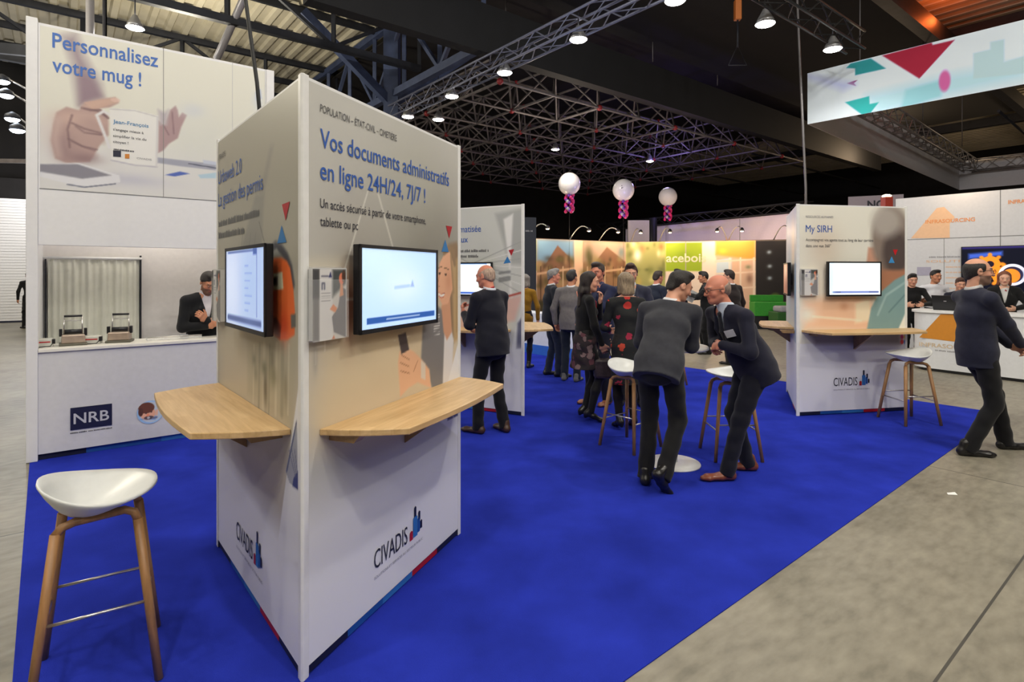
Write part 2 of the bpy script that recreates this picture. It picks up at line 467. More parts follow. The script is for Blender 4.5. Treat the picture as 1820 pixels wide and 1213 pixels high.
# box trusses
def truss(p, q, w=.32, step=.45, r=.024, name='lighting_truss', label='', m=None, group=None):
    p, q = Vector(p), Vector(q); d = (q - p).normalized(); up = Vector((0, 0, 1)); x = d.cross(up).normalized()
    mb = MB(); L = (q - p).length; n = max(1, int(round(L / step)))
    cs = [x * sx * w / 2 + up * sz * w / 2 for sx, sz in ((-1, -1), (1, -1), (1, 1), (-1, 1))]
    for c in cs: mb.tube([p + c, q + c], r, 6)
    for i in range(n):
        a0, a1 = p.lerp(q, i / n), p.lerp(q, (i + 1) / n)
        for k in range(4):
            c0, c1 = cs[k], cs[(k + 1) % 4]
            mb.tube([a0 + (c0 if i % 2 else c1), a1 + (c1 if i % 2 else c0)], r * .55, 4, caps=False)
    o = mb.build(name, m or M_ALU)
    return prop(o, label, 'truss', group)
M_TRUSSB = mat('truss_blue_grey', (.16, .17, .24), .45, metal=.5, noise=.1)
truss(HC(7.45, 5.0, 6.25), HC(7.45, 14.8, 6.25), .34, .5, .026, label='long lighting truss carrying a row of hall lamps above the charcoal pelmet', m=M_TRUSSB)
truss(HC(6.5, 4.62, 6.3), HC(12.5, 4.62, 6.3), .34, .5, .026, label='dark lighting truss crossing the black ceiling at upper right', m=mat('truss_black', (.016, .016, .017), .5, metal=.4))

# hall lamps: reflector bowl, lit lens, hanging hook
M_BOWL = mat('lamp_bowl', (.35, .35, .36), .35, metal=.6)
M_LENS = mat('lamp_lens', (.9, .9, .85), .4, emit=(1, .95, .86), estr=26)
def hall_lamp(px, py, z, label, watts=95, r=.17, roof=None, kind='SPOT'):
    Y = (z - EYE) * F / (HOR - py); P = at(px, py, Y)
    t = thing('hall_lamp', P, label, 'lamp', 'hall ceiling lamps')
    MB().lathe([(.04, .26), (.07, .20), (r * .75, .10), (r, .0), (r * .97, .0), (r * .72, .09), (.05, .19)], n=20).build('reflector', M_BOWL, t)
    MB().lathe([(.001, -.035), (r * .5, -.03), (r * .85, -.012), (r * .95, .006)], n=20).build('lens', M_LENS, t)
    MB().tube([(0, 0, .24), (0, 0, .5 if roof is None else roof - P.z)], .012, 6).build('hook', M_STEEL, t)
    lamp((0, 0, -.09), watts, .09, kind=kind, name='bulb', parent=t)
for px, py, lb, w in [(1200, 2, 'round hall lamp on the long truss, topmost and nearest', 120), (1028, 71, 'round hall lamp on the long truss, second from its near end', 110),
                   (897, 130, 'round hall lamp on the long truss, third from its near end', 110), (803, 172, 'round hall lamp on the long truss, fourth from its near end', 90),
                   (725, 208, 'round hall lamp on the long truss peeping over the tall kiosk', 70)]:
    hall_lamp(px, py, 6.0, lb, w)
hall_lamp(779, 213, 6.1, 'round hall lamp hanging in the lattice just above the tall kiosk', 60, roof=7.4)
hall_lamp(1360, 43, 6.0, 'round hall lamp on the dark truss, upper one right of the pelmet', 120)
hall_lamp(1480, 88, 6.0, 'round hall lamp on the dark truss beside the hanging banner corner', 120)
hall_lamp(240, 50, 6.6, 'round hall lamp glowing above the mug booth top', 60, .17, roof=9.1)
hall_lamp(987, 266, 6.1, 'small hall lamp deep in the lattice above the left balloon', 50, .15, roof=7.4)
hall_lamp(1155, 287, 6.1, 'small hall lamp deep in the lattice between the balloons', 40, .15, roof=7.4)
# added unseen lamps that brighten the corrugated roof on the left, and one warm heater glow at upper right
lamp(HC(-3, 13.0, 6.6), 620, .3, (1, .92, .74)); lamp(HC(2.5, 17.0, 6.6), 500, .3, (1, .92, .74)); lamp(HC(-12, 16, 6.4), 560, .3, (1, .92, .74))
lamp(HC(18.6, 4.6, 8.55), 42, .12, (1, .16, .03)); lamp(HC(27, 9, 6.6), 300, .3, (1, .72, .45)); lamp(HC(33, 3, 7.0), 250, .3, (1, .75, .5))
# dark beams on the right roof
for k, (b, a0, a1) in enumerate(((5.0, 6.0, 43), (2.4, 6.0, 43), (-1.5, 6.0, 43))):
    mb = MB(); bar(mb, HC(a0, b, 8.3), HC(a1, b, 8.3), .3, .5)
    prop(mb.build('roof_beam', M_STEEL), 'dark roof beam crossing the brown lit roof behind the hanging banner', 'roof beam', 'right roof beams')
for a in (21.0, 27.5, 34.0):
    mb = MB(); bar(mb, HC(a, -6, 8.75), HC(a, 10.0 if a < 30 else 26, 8.75), .32, .4)
    prop(mb.build('roof_beam', M_STEEL), 'deep dark roof beam running away behind the hanging banner', 'roof beam', 'right roof cross beams')
for k in range(7):
    mb = MB(); b = -4 + k * 4.4
    mb.tube([HC(25, b, 7.2), HC(42, b + .5, 7.25)], .05, 6)
    prop(mb.build('tie_rod', M_STEEL), 'thin dark tie rod under the brown lit roof at right', 'tie rod', 'roof tie rods')

p_ = at(186, 100, 9.6); truss((p_.x, p_.y, .1), (p_.x, p_.y, 9.1), .42, .5, .032, name='truss_tower', label='upright lattice tower behind the mug booth, left of the glowing round lamp', m=mat('tower_grey', (.10, .10, .115), .5, metal=.4))
p_ = at(160, 100, 10.6); mb = MB(); mb.tube([(p_.x, p_.y, 0), (p_.x, p_.y, 9.15)], .07, 10); prop(mb.build('drain_pipe', mat('pipe_grey')), 'pale upright pipe behind the mug booth above its first words', 'pipe')
# hanging cables
M_CABLE = mat('black_cable', (.012, .012, .013), .6)
mb = MB(); mb.tube([(-1.43, 3.27, 2.30), (-1.47, 3.27, 2.75), (-1.55, 3.28, 3.3), (-1.64, 3.3, 4.2), (-1.7, 3.3, 9.1)], .011, 6)
prop(mb.build('power_cable', M_CABLE), 'black power cable dropping from the roof into the tall kiosk', 'cable')
mb = MB(); mb.tube([at(1434, 470, 12), at(1432, 330, 12), at(1424, 160, 12), at(1417, 0, 12), at(1416, -45, 12)], .025, 6)
prop(mb.build('rigging_cable', mat('steel_wire', (.16, .15, .15), .5, metal=.5)), 'long thin steel wire hanging left of the banner corner', 'cable')
for px, y1, y0, Y, lb in ((899, 98, -15, 14.0, 'thin wire hanging above the third lamp of the long truss'), (1160, 60, 110, 16, 'short wire holding the charcoal pelmet, left one'), (1275, 100, 152, 19, 'short wire holding the charcoal pelmet, right one')):
    mb = MB(); mb.tube([at(px, y1, Y), at(px, y0, Y)], .014, 5)
    prop(mb.build('rigging_wire', mat('steel_wire')), lb, 'cable')
# chain hoist at upper right
t = thing('chain_hoist', at(1311, 40, 12.6), 'orange chain hoist with a triangular sling on the dark truss', 'hoist')
MB().box((-.07, -.07, .05), (.07, .07, .5)).build('motor', mat('hoist_orange', (.55, .16, .03), .5), t, None, .02)
MB().tube([(0, 0, .05), (0, 0, -.55)], .02, 6).build('chain', M_STEEL, t)
MB().tube([(-.2, 0, -.95), (0, 0, -.5), (.2, 0, -.95), (-.2, 0, -.95)], .012, 6).build('sling', M_STEEL, t)
# ================================================================== the stand
CA = math.radians(39.5); CU = Vector((math.cos(CA), math.sin(CA), 0)); CV = Vector((-math.sin(CA), math.cos(CA), 0))
def carpet_material():
    m = mat('blue_carpet', (.021, .037, .41), .95, noise=.22, nscale=2.2, bump=.5, bscale=350, spec=.04)
    return m
mb = MB(); c4 = [CU * -.1 + CV * 1.48, CU * 8.72 + CV * 1.48, CU * 8.72 + CV * 9.2, CU * -.1 + CV * 9.2]
mb.add([(*v.xy, .005) for v in c4] + [(*v.xy, .0) for v in c4], [(0, 1, 2, 3), (7, 6, 5, 4), (0, 4, 5, 1), (1, 5, 6, 2), (2, 6, 7, 3), (3, 7, 4, 0)])
prop(mb.build('carpet', carpet_material()), 'bright blue exhibition carpet covering the stand area', 'carpet')

M_WHITE = mat('white_panel', (.78, .78, .79), .45, noise=.015)
M_TRIM = mat('white_trim', (.80, .80, .79), .4)
M_NAVY = mat('navy_strip', (.008, .010, .030), .5)
M_STRIP2 = mat('blue_strip', (.012, .085, .35), .5)
M_STRIP3 = mat('light_blue_strip', (.03, .17, .50), .5)
M_RED = mat('red_strip', (.42, .008, .015), .5)
M_INK = mat('dark_ink', (.018, .020, .035), .6)
M_GREYINK = mat('grey_ink', (.085, .085, .09), .6)
M_PALEINK = mat('pale_grey_ink', (.30, .30, .32), .6)
M_MIDINK = mat('mid_grey_ink', (.16, .16, .165), .6)
M_BLUEINK = mat('blue_ink', (.028, .105, .42), .6)
M_PRINT = print_mat('printed_film')
M_TRIR = mat('red_triangle', (.42, .01, .02), .5)
M_TRIB = mat('blue_triangle', (.03, .19, .48), .5)
M_BLACKP = mat('black_plastic', (.010, .010, .012), .35)
M_SCREEN = print_mat('lit_screen', .3, .8, .2)

def wood_material(name, c1, c2, sc=(1.2, 14, 14)):
    m = bpy.data.materials.new(name); m.use_nodes = True; nt = m.node_tree; b = nt.nodes['Principled BSDF']
    tc = nt.nodes.new('ShaderNodeTexCoord'); mp = nt.nodes.new('ShaderNodeMapping'); mp.inputs['Scale'].default_value = sc
    nt.links.new(tc.outputs['Object'], mp.inputs['Vector'])
    n = nt.nodes.new('ShaderNodeTexNoise'); n.inputs['Scale'].default_value = 3; n.inputs['Detail'].default_value = 6; n.inputs['Distortion'].default_value = .6
    nt.links.new(mp.outputs['Vector'], n.inputs['Vector'])
    # staves
    br = nt.nodes.new('ShaderNodeTexBrick'); br.inputs['Scale'].default_value = 1.0
    br.inputs['Brick Width'].default_value = .42; br.inputs['Row Height'].default_value = .042; br.inputs['Mortar Size'].default_value = .0006
    br.inputs['Color1'].default_value = (.35, .35, .35, 1); br.inputs['Color2'].default_value = (.72, .72, .72, 1); br.inputs['Mortar'].default_value = (.2, .2, .2, 1)
    nt.links.new(tc.outputs['Object'], br.inputs['Vector'])
    mx = nt.nodes.new('ShaderNodeMix'); mx.data_type = 'RGBA'; mx.inputs[0].default_value = .4
    nt.links.new(n.outputs['Fac'], mx.inputs[6]); nt.links.new(br.outputs['Color'], mx.inputs[7])
    r = nt.nodes.new('ShaderNodeValToRGB'); r.color_ramp.elements[0].position = .3; r.color_ramp.elements[1].position = .7
    r.color_ramp.elements[0].color = (*c1, 1); r.color_ramp.elements[1].color = (*c2, 1)
    nt.links.new(mx.outputs[2], r.inputs['Fac']); nt.links.new(r.outputs['Color'], b.inputs['Base Color'])
    b.inputs['Roughness'].default_value = .38
    return m
M_WOOD = wood_material('shelf_wood', (.50, .31, .13), (.72, .50, .26))
M_WOODD = wood_material('bracket_wood', (.30, .17, .07), (.42, .26, .12))
M_LEG = mat('stool_wood', (.37, .19, .075), .42, noise=.22, nscale=6, stretch=(8, 8, .6))

def tri(parent, face, pts, m, name, out=.003):
    mb = MB(); mb.add([(u, z, out) for u, z in pts], [tuple(range(len(pts)))])
    return mb.build(name, m, parent, face.M)

def logo(parent, face, u0, z0, w):
    """the word CIVADIS and the bar emblem; w = whole width"""
    text('CIVADIS', parent, face, u0, z0, w * .205, M_INK, w * .64, name='logo_lettering')
    mb = MB(); k = w / .465; x = u0 + w * .69
    for (a, b, lo, hi, mi) in ((0, .030, -.004, .04, 0), (.034, .078, .0, .105, 1), (.045, .066, .108, .158, 3), (.080, .105, .012, .085, 2), (.088, .108, .075, .118, 3), (.108, .128, .022, .062, 3)):
        mb.add([(x + a * k, z0 + lo * k, .004), (x + b * k, z0 + lo * k, .004), (x + b * k, z0 + hi * k, .004), (x + (a + b) / 2 * k, z0 + (hi + .008) * k, .004), (x + a * k, z0 + hi * k, .004)], [(0, 1, 2, 3, 4)], mi)
    mb.build('emblem', [M_RED, M_STRIP3, M_STRIP2, M_NAVY], parent, face.M)
    text('SOLUTIONS ET SERVICES AU SECTEUR PUBLIC', parent, face, u0, z0 - .048 * k, .014 * k, M_PALEINK, w * .98, name='logo_tagline')

def shelf(parent, face, front=(.25, 1.29), back=(.10, 1.40), depth=.345, z=1.0, th=.028):
    """boat-shaped wooden shelf with a slightly bowed front, batten and gusset under it"""
    mb = MB(); pts = [(back[0], .002), (back[0] + .01, .03)]
    n = 7
    for i in range(1, n):                               # left end, gently bowed
        t = i / n; pts.append((back[0] + (front[0] - back[0]) * t - .02 * math.sin(t * math.pi), .002 + depth * t))
    for i in range(n + 1):
        t = i / n; pts.append((front[0] + (front[1] - front[0]) * t, depth + .028 * math.sin(t * math.pi)))
    for i in range(1, n):
        t = 1 - i / n; pts.append((back[1] - (back[1] - front[1]) * t + .02 * math.sin(t * math.pi), .002 + depth * t))
    pts += [(back[1], .002)]
    pts = [(a, b) for a, b in pts]
    # local axes of the shelf: x along, y outward, z up
    Mx = Matrix(((face.u.x, face.n.x, 0, face.o.x), (face.u.y, face.n.y, 0, face.o.y), (0, 0, 1, z), (0, 0, 0, 1)))
    vs = [(a, b, -th) for a, b in pts] + [(a, b, 0) for a, b in pts]; n = len(pts)
    mb.add(vs, [tuple(range(n)), tuple(range(2 * n - 1, n - 1, -1))] + [(i, n + i, n + (i + 1) % n, (i + 1) % n) for i in range(n)])
    o = mb.build('shelf', M_WOOD, parent, Mx, bevel=.004)
    mid = (front[0] + front[1]) / 2
    def sub(mb, nm):
        c = mb.build(nm, M_WOODD); c.parent = o; return c
    g = MB(); g.prism([(.003, -th), (.27, -th), (.27, -th - .02), (.003, -.24)], mid - .014, mid + .014, axis='x'); sub(g, 'bracket')
    for a in (.16, face.W - .30):
        g = MB(); g.prism([(.003, -th), (.16, -th), (.13, -th - .035), (.003, -th - .035)], a, a + .06, axis='x'); sub(g, 'batten')
    return o

KH = 2.46
def kiosk(corners, label, faces):
    """triangular column: printed faces, corner trims, coloured skirt"""
    c = [Vector((*p, 0)) for p in corners]; ctr = (c[0] + c[1] + c[2]) / 3
    t = thing('information_kiosk', ctr, label, 'kiosk', 'triangular kiosks')
    ins = [ctr + (p - ctr) * .985 for p in c]
    mb = MB(); mb.prism([p.xy for p in ins], .045, KH - .004); mb.build('column', M_WHITE, t, Matrix())
    for p in c:
        d = (p - ctr).normalized(); s = Vector((-d.y, d.x, 0)); mb = MB()
        q = p - d * .03
        mb.prism([(q + s * .022).xy, (q + d * .030 + s * .006).xy, (q + d * .030 - s * .006).xy, (q - s * .022).xy], .006, KH)
        mb.build('corner_trim', M_TRIM, t, Matrix(), bevel=.003)
    fs = []
    for i in range(3):
        # corners run counter-clockwise from above: face i goes from corner i to corner i+1, seen from outside left to right
        f = Face(c[i].xy, c[(i + 1) % 3].xy); fs.append(f)
        mb = MB(); W = f.W; ms = [M_NAVY, M_STRIP2, M_STRIP3, M_RED, M_NAVY]
        for k in range(5): mb.box((.02 + (W - .04) * k / 5, .013, -.03), (.02 + (W - .04) * (k + 1) / 5, .048, -.004), k)
        mb.build('skirt', ms, t, f.M)
    return t, fs

def display(face, uc, zc, label, w=.71, h=.405, off=.035, th=.032, paint=None, group='wall screens of the kiosks'):
    o = face.P(uc, zc, off)
    t = thing('display', o, label, 'screen', group)
    M = face.M.copy(); M.translation = o
    MB().box((-w / 2, -h / 2, 0), (w / 2, h / 2, th)).build('housing', M_BLACKP, t, M, bevel=.004)
    b = .016
    mb = MB()
    for lo, hi in (((-w / 2, -h / 2), (w / 2, -h / 2 + b + .004)), ((-w / 2, h / 2 - b), (w / 2, h / 2)), ((-w / 2, -h / 2), (-w / 2 + b, h / 2)), ((w / 2 - b, -h / 2), (w / 2, h / 2))):
        mb.box((lo[0], lo[1], th), (hi[0], hi[1], th + .006))
    mb.build('bezel', mat('black_plastic'), t, M)
    cv = Canvas(w - 2 * b, h - 2 * b - .004, .006, (196, 220, 246))
    if paint: paint(cv)
    s = cv.build('screen', M_SCREEN, t, M @ Matrix.Translation((-w / 2 + b, -h / 2 + b + .004, th + .002)))
    MB().box((-.1, -.07, -off + .004), (.1, .07, 0)).build('wall_bracket', M_STEEL, t, M)
    return t

def brochure_holder(face, u, z, label, blabel, w=.225, h=.31, cover=None):
    """clear acrylic wall pocket with a stack of brochures standing in it"""
    o = face.P(u, z, .002); M = face.M.copy(); M.translation = o
    t = thing('brochure_holder', o, label, 'brochure holder', 'clear brochure holders')
    ac = mat('clear_acrylic', (.85, .87, .88), .08, alpha=.09, spec=.6)
    mb = MB(); mb.box((0, 0, 0), (w, h, .002)); mb.box((0, 0, .034), (w, h * .82, .036)); mb.box((0, 0, .002), (w, .003, .034)); mb.box((0, .003, .002), (.002, h * .82, .034)); mb.box((w - .002, .003, .002), (w, h * .82, .034))
    mb.build('pocket', ac, t, M)
    b = thing('brochure', o, blabel, 'brochure', 'brochures in the wall pockets')
    bw, bh = w - .014, h - .012
    MB().box((.006, .005, .006), (.006 + bw, .005 + bh, .030)).build('page_block', mat('paper_white', (.62, .62, .62), .7), b, M)
    cv = Canvas(bw, bh, .004, (176, 172, 168))
    cv.poly([(0, 0), (bw * .2, 0), (bw * .2, bh), (0, bh)], (95, 92, 92), .02)
    cv.poly([(0, bh * .6), (bw * .2, bh * .6), (bw * .2, bh), (0, bh)], (60, 60, 62), .02)
    cv.poly([(bw * .2, 0), (bw * .58, 0), (bw * .58, bh), (bw * .2, bh)], (186, 184, 184), .004)
    cv.poly([(bw * .58, bh * .6), (bw, bh * .8), (bw, bh), (bw * .58, bh)], (62, 66, 66), .02)
    cv.poly([(bw * .56, bh * .32), (bw * .75, bh * .45), (bw * .85, bh * .75), (bw, bh * .7), (bw, 0), (bw * .62, bh * .1)], (98, 95, 98), .006)
    cv.poly([(bw * .5, bh * .43), (bw * .66, bh * .38), (bw * .72, bh * .44), (bw * .6, bh * .5)], (190, 118, 76), .006)
    cv.ell(bw * .86, bh * .86, bw * .08, bh * .085, (196, 112, 84), .2); cv.ell(bw * .93, bh * .9, bw * .06, bh * .09, (70, 50, 42), .3)
    cv.poly([(bw * .8, bh * .6), (bw * .92, bh * .62), (bw * .9, bh * .78), (bw * .82, bh * .8)], (186, 130, 98), .005)
    cv.poly([(bw * .55, 0), (bw * .66, 0), (bw * .62, bh * .06)], (170, 96, 60), .005)
    for k in range(5): cv.line([(bw * .25, bh * (.66 - k * .035)), (bw * .52, bh * (.66 - k * .035))], .0025, (130, 128, 130))
    cv.line([(bw * .26, bh * .9), (bw * .45, bh * .9)], .008, (110, 108, 120)); cv.poly([(bw * .46, bh * .88), (bw * .56, bh * .88), (bw * .52, bh * .97)], (40, 44, 90), .003)
    cv.line([(bw * .27, bh * .72), (bw * .27, bh * .8), (bw * .34, bh * .8), (bw * .34, bh * .72)], .008, (52, 54, 84))
    cv.build('cover', M_PRINT, b, M, 1.45, z=.0312).data.materials
    return t

GA = 1.36            # the prints are taken from values seen under the hall light; this brings them to paper white
# ---------------------------------------------------------------- kiosk in front
KN, KR, KL = (-.8437, 2.28), (-.328, 3.592), (-1.786, 3.436)
k1, (fR, fB, fL) = kiosk([KN, KR, KL], 'tall white triangular kiosk in front beside the white stool', 3)

cv = Canvas(fR.W - .04, KH - .07, .0072, (172, 171, 166)); X = lambda l: [(u - .02, z - .05) for u, z in fR.pts(l)]
x1 = lambda px, py: X([(px, py)])[0]
cv.blob(1.0, 1.78, .50, .42, (118, 116, 108), .9); cv.blob(.35, 1.72, .35, .3, (150, 146, 140), .8); cv.blob(.85, 2.1, .3, .25, (160, 160, 150), .6)
cv.poly(X([(540, 480), (818, 470), (818, 690), (720, 780), (540, 800)]), (188, 174, 150), .16)
cv.blob(*x1(640, 545), .16, .17, (118, 104, 90), .85); cv.blob(*x1(700, 580), .2, .09, (120, 106, 88), .8); cv.blob(*x1(560, 590), .14, .08, (132, 124, 116), .7)
cv.blob(*x1(621, 545), .05, .14, (150, 92, 76), .75); cv.blob(*x1(550, 660), .1, .16, (168, 164, 156), .7); cv.blob(*x1(600, 700), .25, .12, (184, 170, 146), .6)
cv.blob(*x1(690, 630), .22, .10, (196, 182, 156), .8); cv.blob(*x1(560, 640), .015, .06, (140, 136, 130), .8)
cv.line(X([(655, 335), (612, 480)]), .010, (196, 194, 186), .8); cv.line(X([(672, 345), (698, 440)]), .012, (192, 190, 182), .8); cv.line(X([(600, 533), (638, 532)]), .012, (206, 200, 188), .7)
for l in ([(555, 620), (600, 607)], [(560, 622), (560, 650)], [(577, 600), (577, 625)], [(700, 605), (735, 595)], [(716, 590), (716, 612)]): cv.line(X(l), .004, (206, 200, 190), .6)
# smiling woman: hair, face, jacket, hands with a phone
cv.poly(X([(797, 434), (811, 430), (819, 450), (819, 590), (803, 606), (797, 560), (786, 520), (780, 475)]), (128, 106, 82), .03)
cv.poly(X([(803, 470), (816, 455), (818, 600), (806, 610)]), (168, 142, 104), .03); cv.line(X([(811, 460), (811, 590)]), .012, (142, 118, 84), .8)
cv.poly(X([(752, 560), (778, 545), (797, 560), (806, 610), (796, 700), (768, 690), (748, 640)]), (112, 110, 112), .02)
cv.poly(X([(790, 580), (797, 560), (806, 605), (802, 690), (786, 700)]), (196, 194, 196), .015)
cv.poly(X([(784, 545), (799, 520), (803, 590), (794, 605), (788, 590)]), (188, 140, 112), .015)
cv.poly(X([(799, 447), (789, 452), (781, 468), (778, 490), (776, 508), (779, 528), (786, 543), (796, 540), (804, 515), (804, 465)]), (206, 158, 128), .012)
cv.blob(*x1(797, 500), .05, .07, (180, 124, 96), .6); cv.line(X([(779.5, 523), (784, 526.5), (789, 524)]), .011, (232, 222, 214)); cv.line(X([(779, 521), (790, 521.5)]), .005, (160, 84, 74)); cv.line(X([(780, 527), (785, 530), (789, 527)]), .006, (176, 96, 84)); cv.line(X([(789, 450), (798, 441), (806, 447), (808, 470)]), .03, (134, 110, 84)); cv.line(X([(801, 455), (806, 520)]), .02, (150, 124, 92))
for q in ((781, 486), (792, 488)): cv.ell(*x1(*q), .014, .007, (60, 44, 36), .3)
cv.line(X([(779, 476), (785, 475)]), .006, (96, 70, 50)); cv.line(X([(789, 476), (797, 479)]), .006, (96, 70, 50)); cv.line(X([(781, 490), (777, 507), (781, 510)]), .006, (172, 118, 92))
cv.poly(X([(707, 645), (710, 625), (719, 617), (735, 625), (750, 640), (763, 657), (766, 690), (742, 680), (726, 690), (711, 706)]), (206, 164, 134), .012)
for q in ([(714, 632), (728, 640)], [(711, 645), (727, 652)], [(712, 660), (728, 664)], [(742, 642), (735, 660)]): cv.line(X(q), .006, (160, 112, 84))
cv.poly(X([(748, 640), (756, 647), (756, 676), (748, 672)]), (196, 186, 176), .006); cv.poly(X([(707, 596), (721, 591), (727, 622), (713, 630)]), (72, 64, 64), .006)
for k in range(8): cv.line(X([(771, 560 + k * 5), (781, 559 + k * 5)]), .005, (206, 206, 206), .8)
# white lower part with its slanting edge, tilted tablet picture
cv.poly([(-.1, -.1), (1.6, -.1), (1.6, .62), (-.1, .66)], (203, 203, 205), .25)
cv.poly(X([(819, 590), (819, 780), (770, 740), (793, 690)]), (203, 203, 206), .008)
cv.poly(X([(795, 733), (818, 720), (818, 737), (795, 748)]), (70, 74, 104), .008); cv.line(X([(797, 741), (817, 729)]), .006, (180, 182, 196)); cv.line(X([(801, 733), (806, 743)]), .006, (180, 182, 196))
cv.build('printed_panel', M_PRINT, k1, fR.M @ Matrix.Translation((.02, .05, 0)), GA, z=.001)
text('POPULATION \u2013 \u00c9TAT-CIVIL \u2013 CIMETI\u00c8RE', k1, fR, .103, 2.330, .034, M_GREYINK, .577)
text('Vos documents administratifs', k1, fR, .103, 2.182, .083, M_BLUEINK, 1.148, bold=.006)
text('en ligne 24H/24, 7J/7 !', k1, fR, .103, 2.048, .083, M_BLUEINK, .866, bold=.006)
text('Un acc\u00e8s s\u00e9curis\u00e9 \u00e0 partir de votre smartphone,', k1, fR, .103, 1.928, .042, M_INK, .872)
text('tablette ou pc', k1, fR, .103, 1.852, .042, M_INK, .256)
tri(k1, fR, [(1.215, 1.94), (1.295, 1.94), (1.255, 1.865)], M_TRIR, 'red_triangle'); tri(k1, fR, [(1.16, 1.782), (1.25, 1.782), (1.205, 1.856)], M_TRIB, 'blue_triangle')
logo(k1, fR, .485, .222, .465)
shelf(k1, fR)

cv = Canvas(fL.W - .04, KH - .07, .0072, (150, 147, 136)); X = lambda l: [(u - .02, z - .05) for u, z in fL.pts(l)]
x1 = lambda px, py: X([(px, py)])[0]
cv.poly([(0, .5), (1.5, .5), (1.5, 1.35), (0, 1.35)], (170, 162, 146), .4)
cv.poly(X([(480, 260), (487, 258), (470, 345), (462, 345)]), (138, 134, 128), .04); cv.poly(X([(455, 345), (470, 345), (466, 440), (430, 440)]), (134, 132, 126), .04)
for px in (432, 446, 455): cv.line(X([(px, 415), (px - 4, 450)]), .012, (120, 118, 112), .7)
cv.line(X([(461, 395), (470, 430)]), .008, (96, 94, 90)); cv.blob(*x1(488, 470), .18, .25, (160, 156, 144), .6)
# old facade, very pale
cv.poly(X([(440, 600), (530, 600), (520, 760), (440, 700)]), (158, 152, 134), .05)
for k, px in enumerate((452, 462, 470, 480, 492, 503, 514)):
    cv.line(X([(px, 615), (px - 2, 735)]), .02 + .012 * (k % 3), (128, 124, 108) if k % 2 else (182, 176, 160), .7)
for px, py, w, h, c in ((472, 690, .05, .08, (72, 66, 54)), (470, 655, .07, .035, (104, 104, 84)), (452, 640, .06, .035, (118, 116, 100)), (484, 640, .05, .05, (112, 108, 90)), (486, 670, .10, .05, (120, 116, 92)), (455, 665, .06, .04, (126, 122, 104)), (508, 690, .05, .08, (120, 114, 96))): cv.blob(*x1(px, py), w * .6, h, c, .8)
# orange survey backpack
cv.line(X([(478, 450), (490, 438), (500, 443), (510, 458), (517, 478), (521, 505)]), .045, (72, 72, 78)); cv.line(X([(480, 456), (492, 448), (500, 462)]), .03, (150, 150, 144))
cv.poly(X([(474, 466), (488, 459), (500, 458), (510, 464), (516, 476), (522, 515), (525, 560), (524, 596), (512, 604), (498, 605), (482, 590), (474, 585)]), (206, 98, 50), .015)
cv.poly(X([(476, 560), (492, 566), (500, 580), (498, 602), (482, 592), (475, 575)]), (92, 40, 32), .02); cv.poly(X([(517, 560), (526, 558), (526, 582), (518, 584)]), (96, 96, 92), .01)
cv.blob(*x1(505, 580), .06, .07, (186, 64, 36), .8); cv.poly(X([(479, 487), (502, 484), (504, 514), (480, 517)]), (206, 204, 176), .006); cv.poly(X([(480, 495), (494, 493), (494, 508), (480, 509)]), (120, 116, 104), .006); cv.poly(X([(483, 495), (491, 494), (491, 505), (483, 506)]), (44, 32, 30), .008)
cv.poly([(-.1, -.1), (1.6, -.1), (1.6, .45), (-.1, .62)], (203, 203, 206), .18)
cv.poly(X([(537, 640), (537, 1000), (490, 1000), (505, 880)]), (203, 203, 205), .01)
cv.poly(X([(528, 745), (530, 872), (515, 858), (508, 838)]), (142, 144, 152), .006); cv.line(X([(527, 752), (510, 838)]), .012, (70, 78, 108)); cv.poly(X([(522, 850), (530, 838), (530, 872), (520, 864)]), (46, 56, 104), .006)
for k in range(3): cv.line(X([(514 + k * 5, 800), (526 + k * 2, 850)]), .006, (80, 84, 110))
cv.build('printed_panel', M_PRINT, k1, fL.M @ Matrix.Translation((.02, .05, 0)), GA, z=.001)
text('URBANISME', k1, fL, .05, 2.33, .032, M_GREYINK, .17)
text('Urbaweb 2.0', k1, fL, .045, 2.185, .083, M_BLUEINK, .53)
text('La gestion des permis', k1, fL, .045, 2.052, .083, M_BLUEINK, .915)
word_bars(k1, fL, .05, 1.93, .86, .040, M_MIDINK, seed=3); word_bars(k1, fL, .05, 1.86, .56, .040, M_MIDINK, seed=5)
W = fL.W
tri(k1, fL, [(W * .835, 1.952), (W * .905, 1.955), (W * .868, 1.878)], M_TRIR, 'red_triangle'); tri(k1, fL, [(W * .79, 1.785), (W * .875, 1.785), (W * .832, 1.862)], M_TRIB, 'blue_triangle')
logo(k1, fL, .47, .222, .49)
shelf(k1, fL, (.16, 1.17), (.06, 1.36))
cv = Canvas(fB.W - .04, KH - .07, .02, (203, 203, 204)); cv.blob(.7, 1.5, .5, .4, (140, 138, 134), .7)
cv.build('printed_panel', M_PRINT, k1, fB.M @ Matrix.Translation((.02, .05, 0)), GA, z=.001)

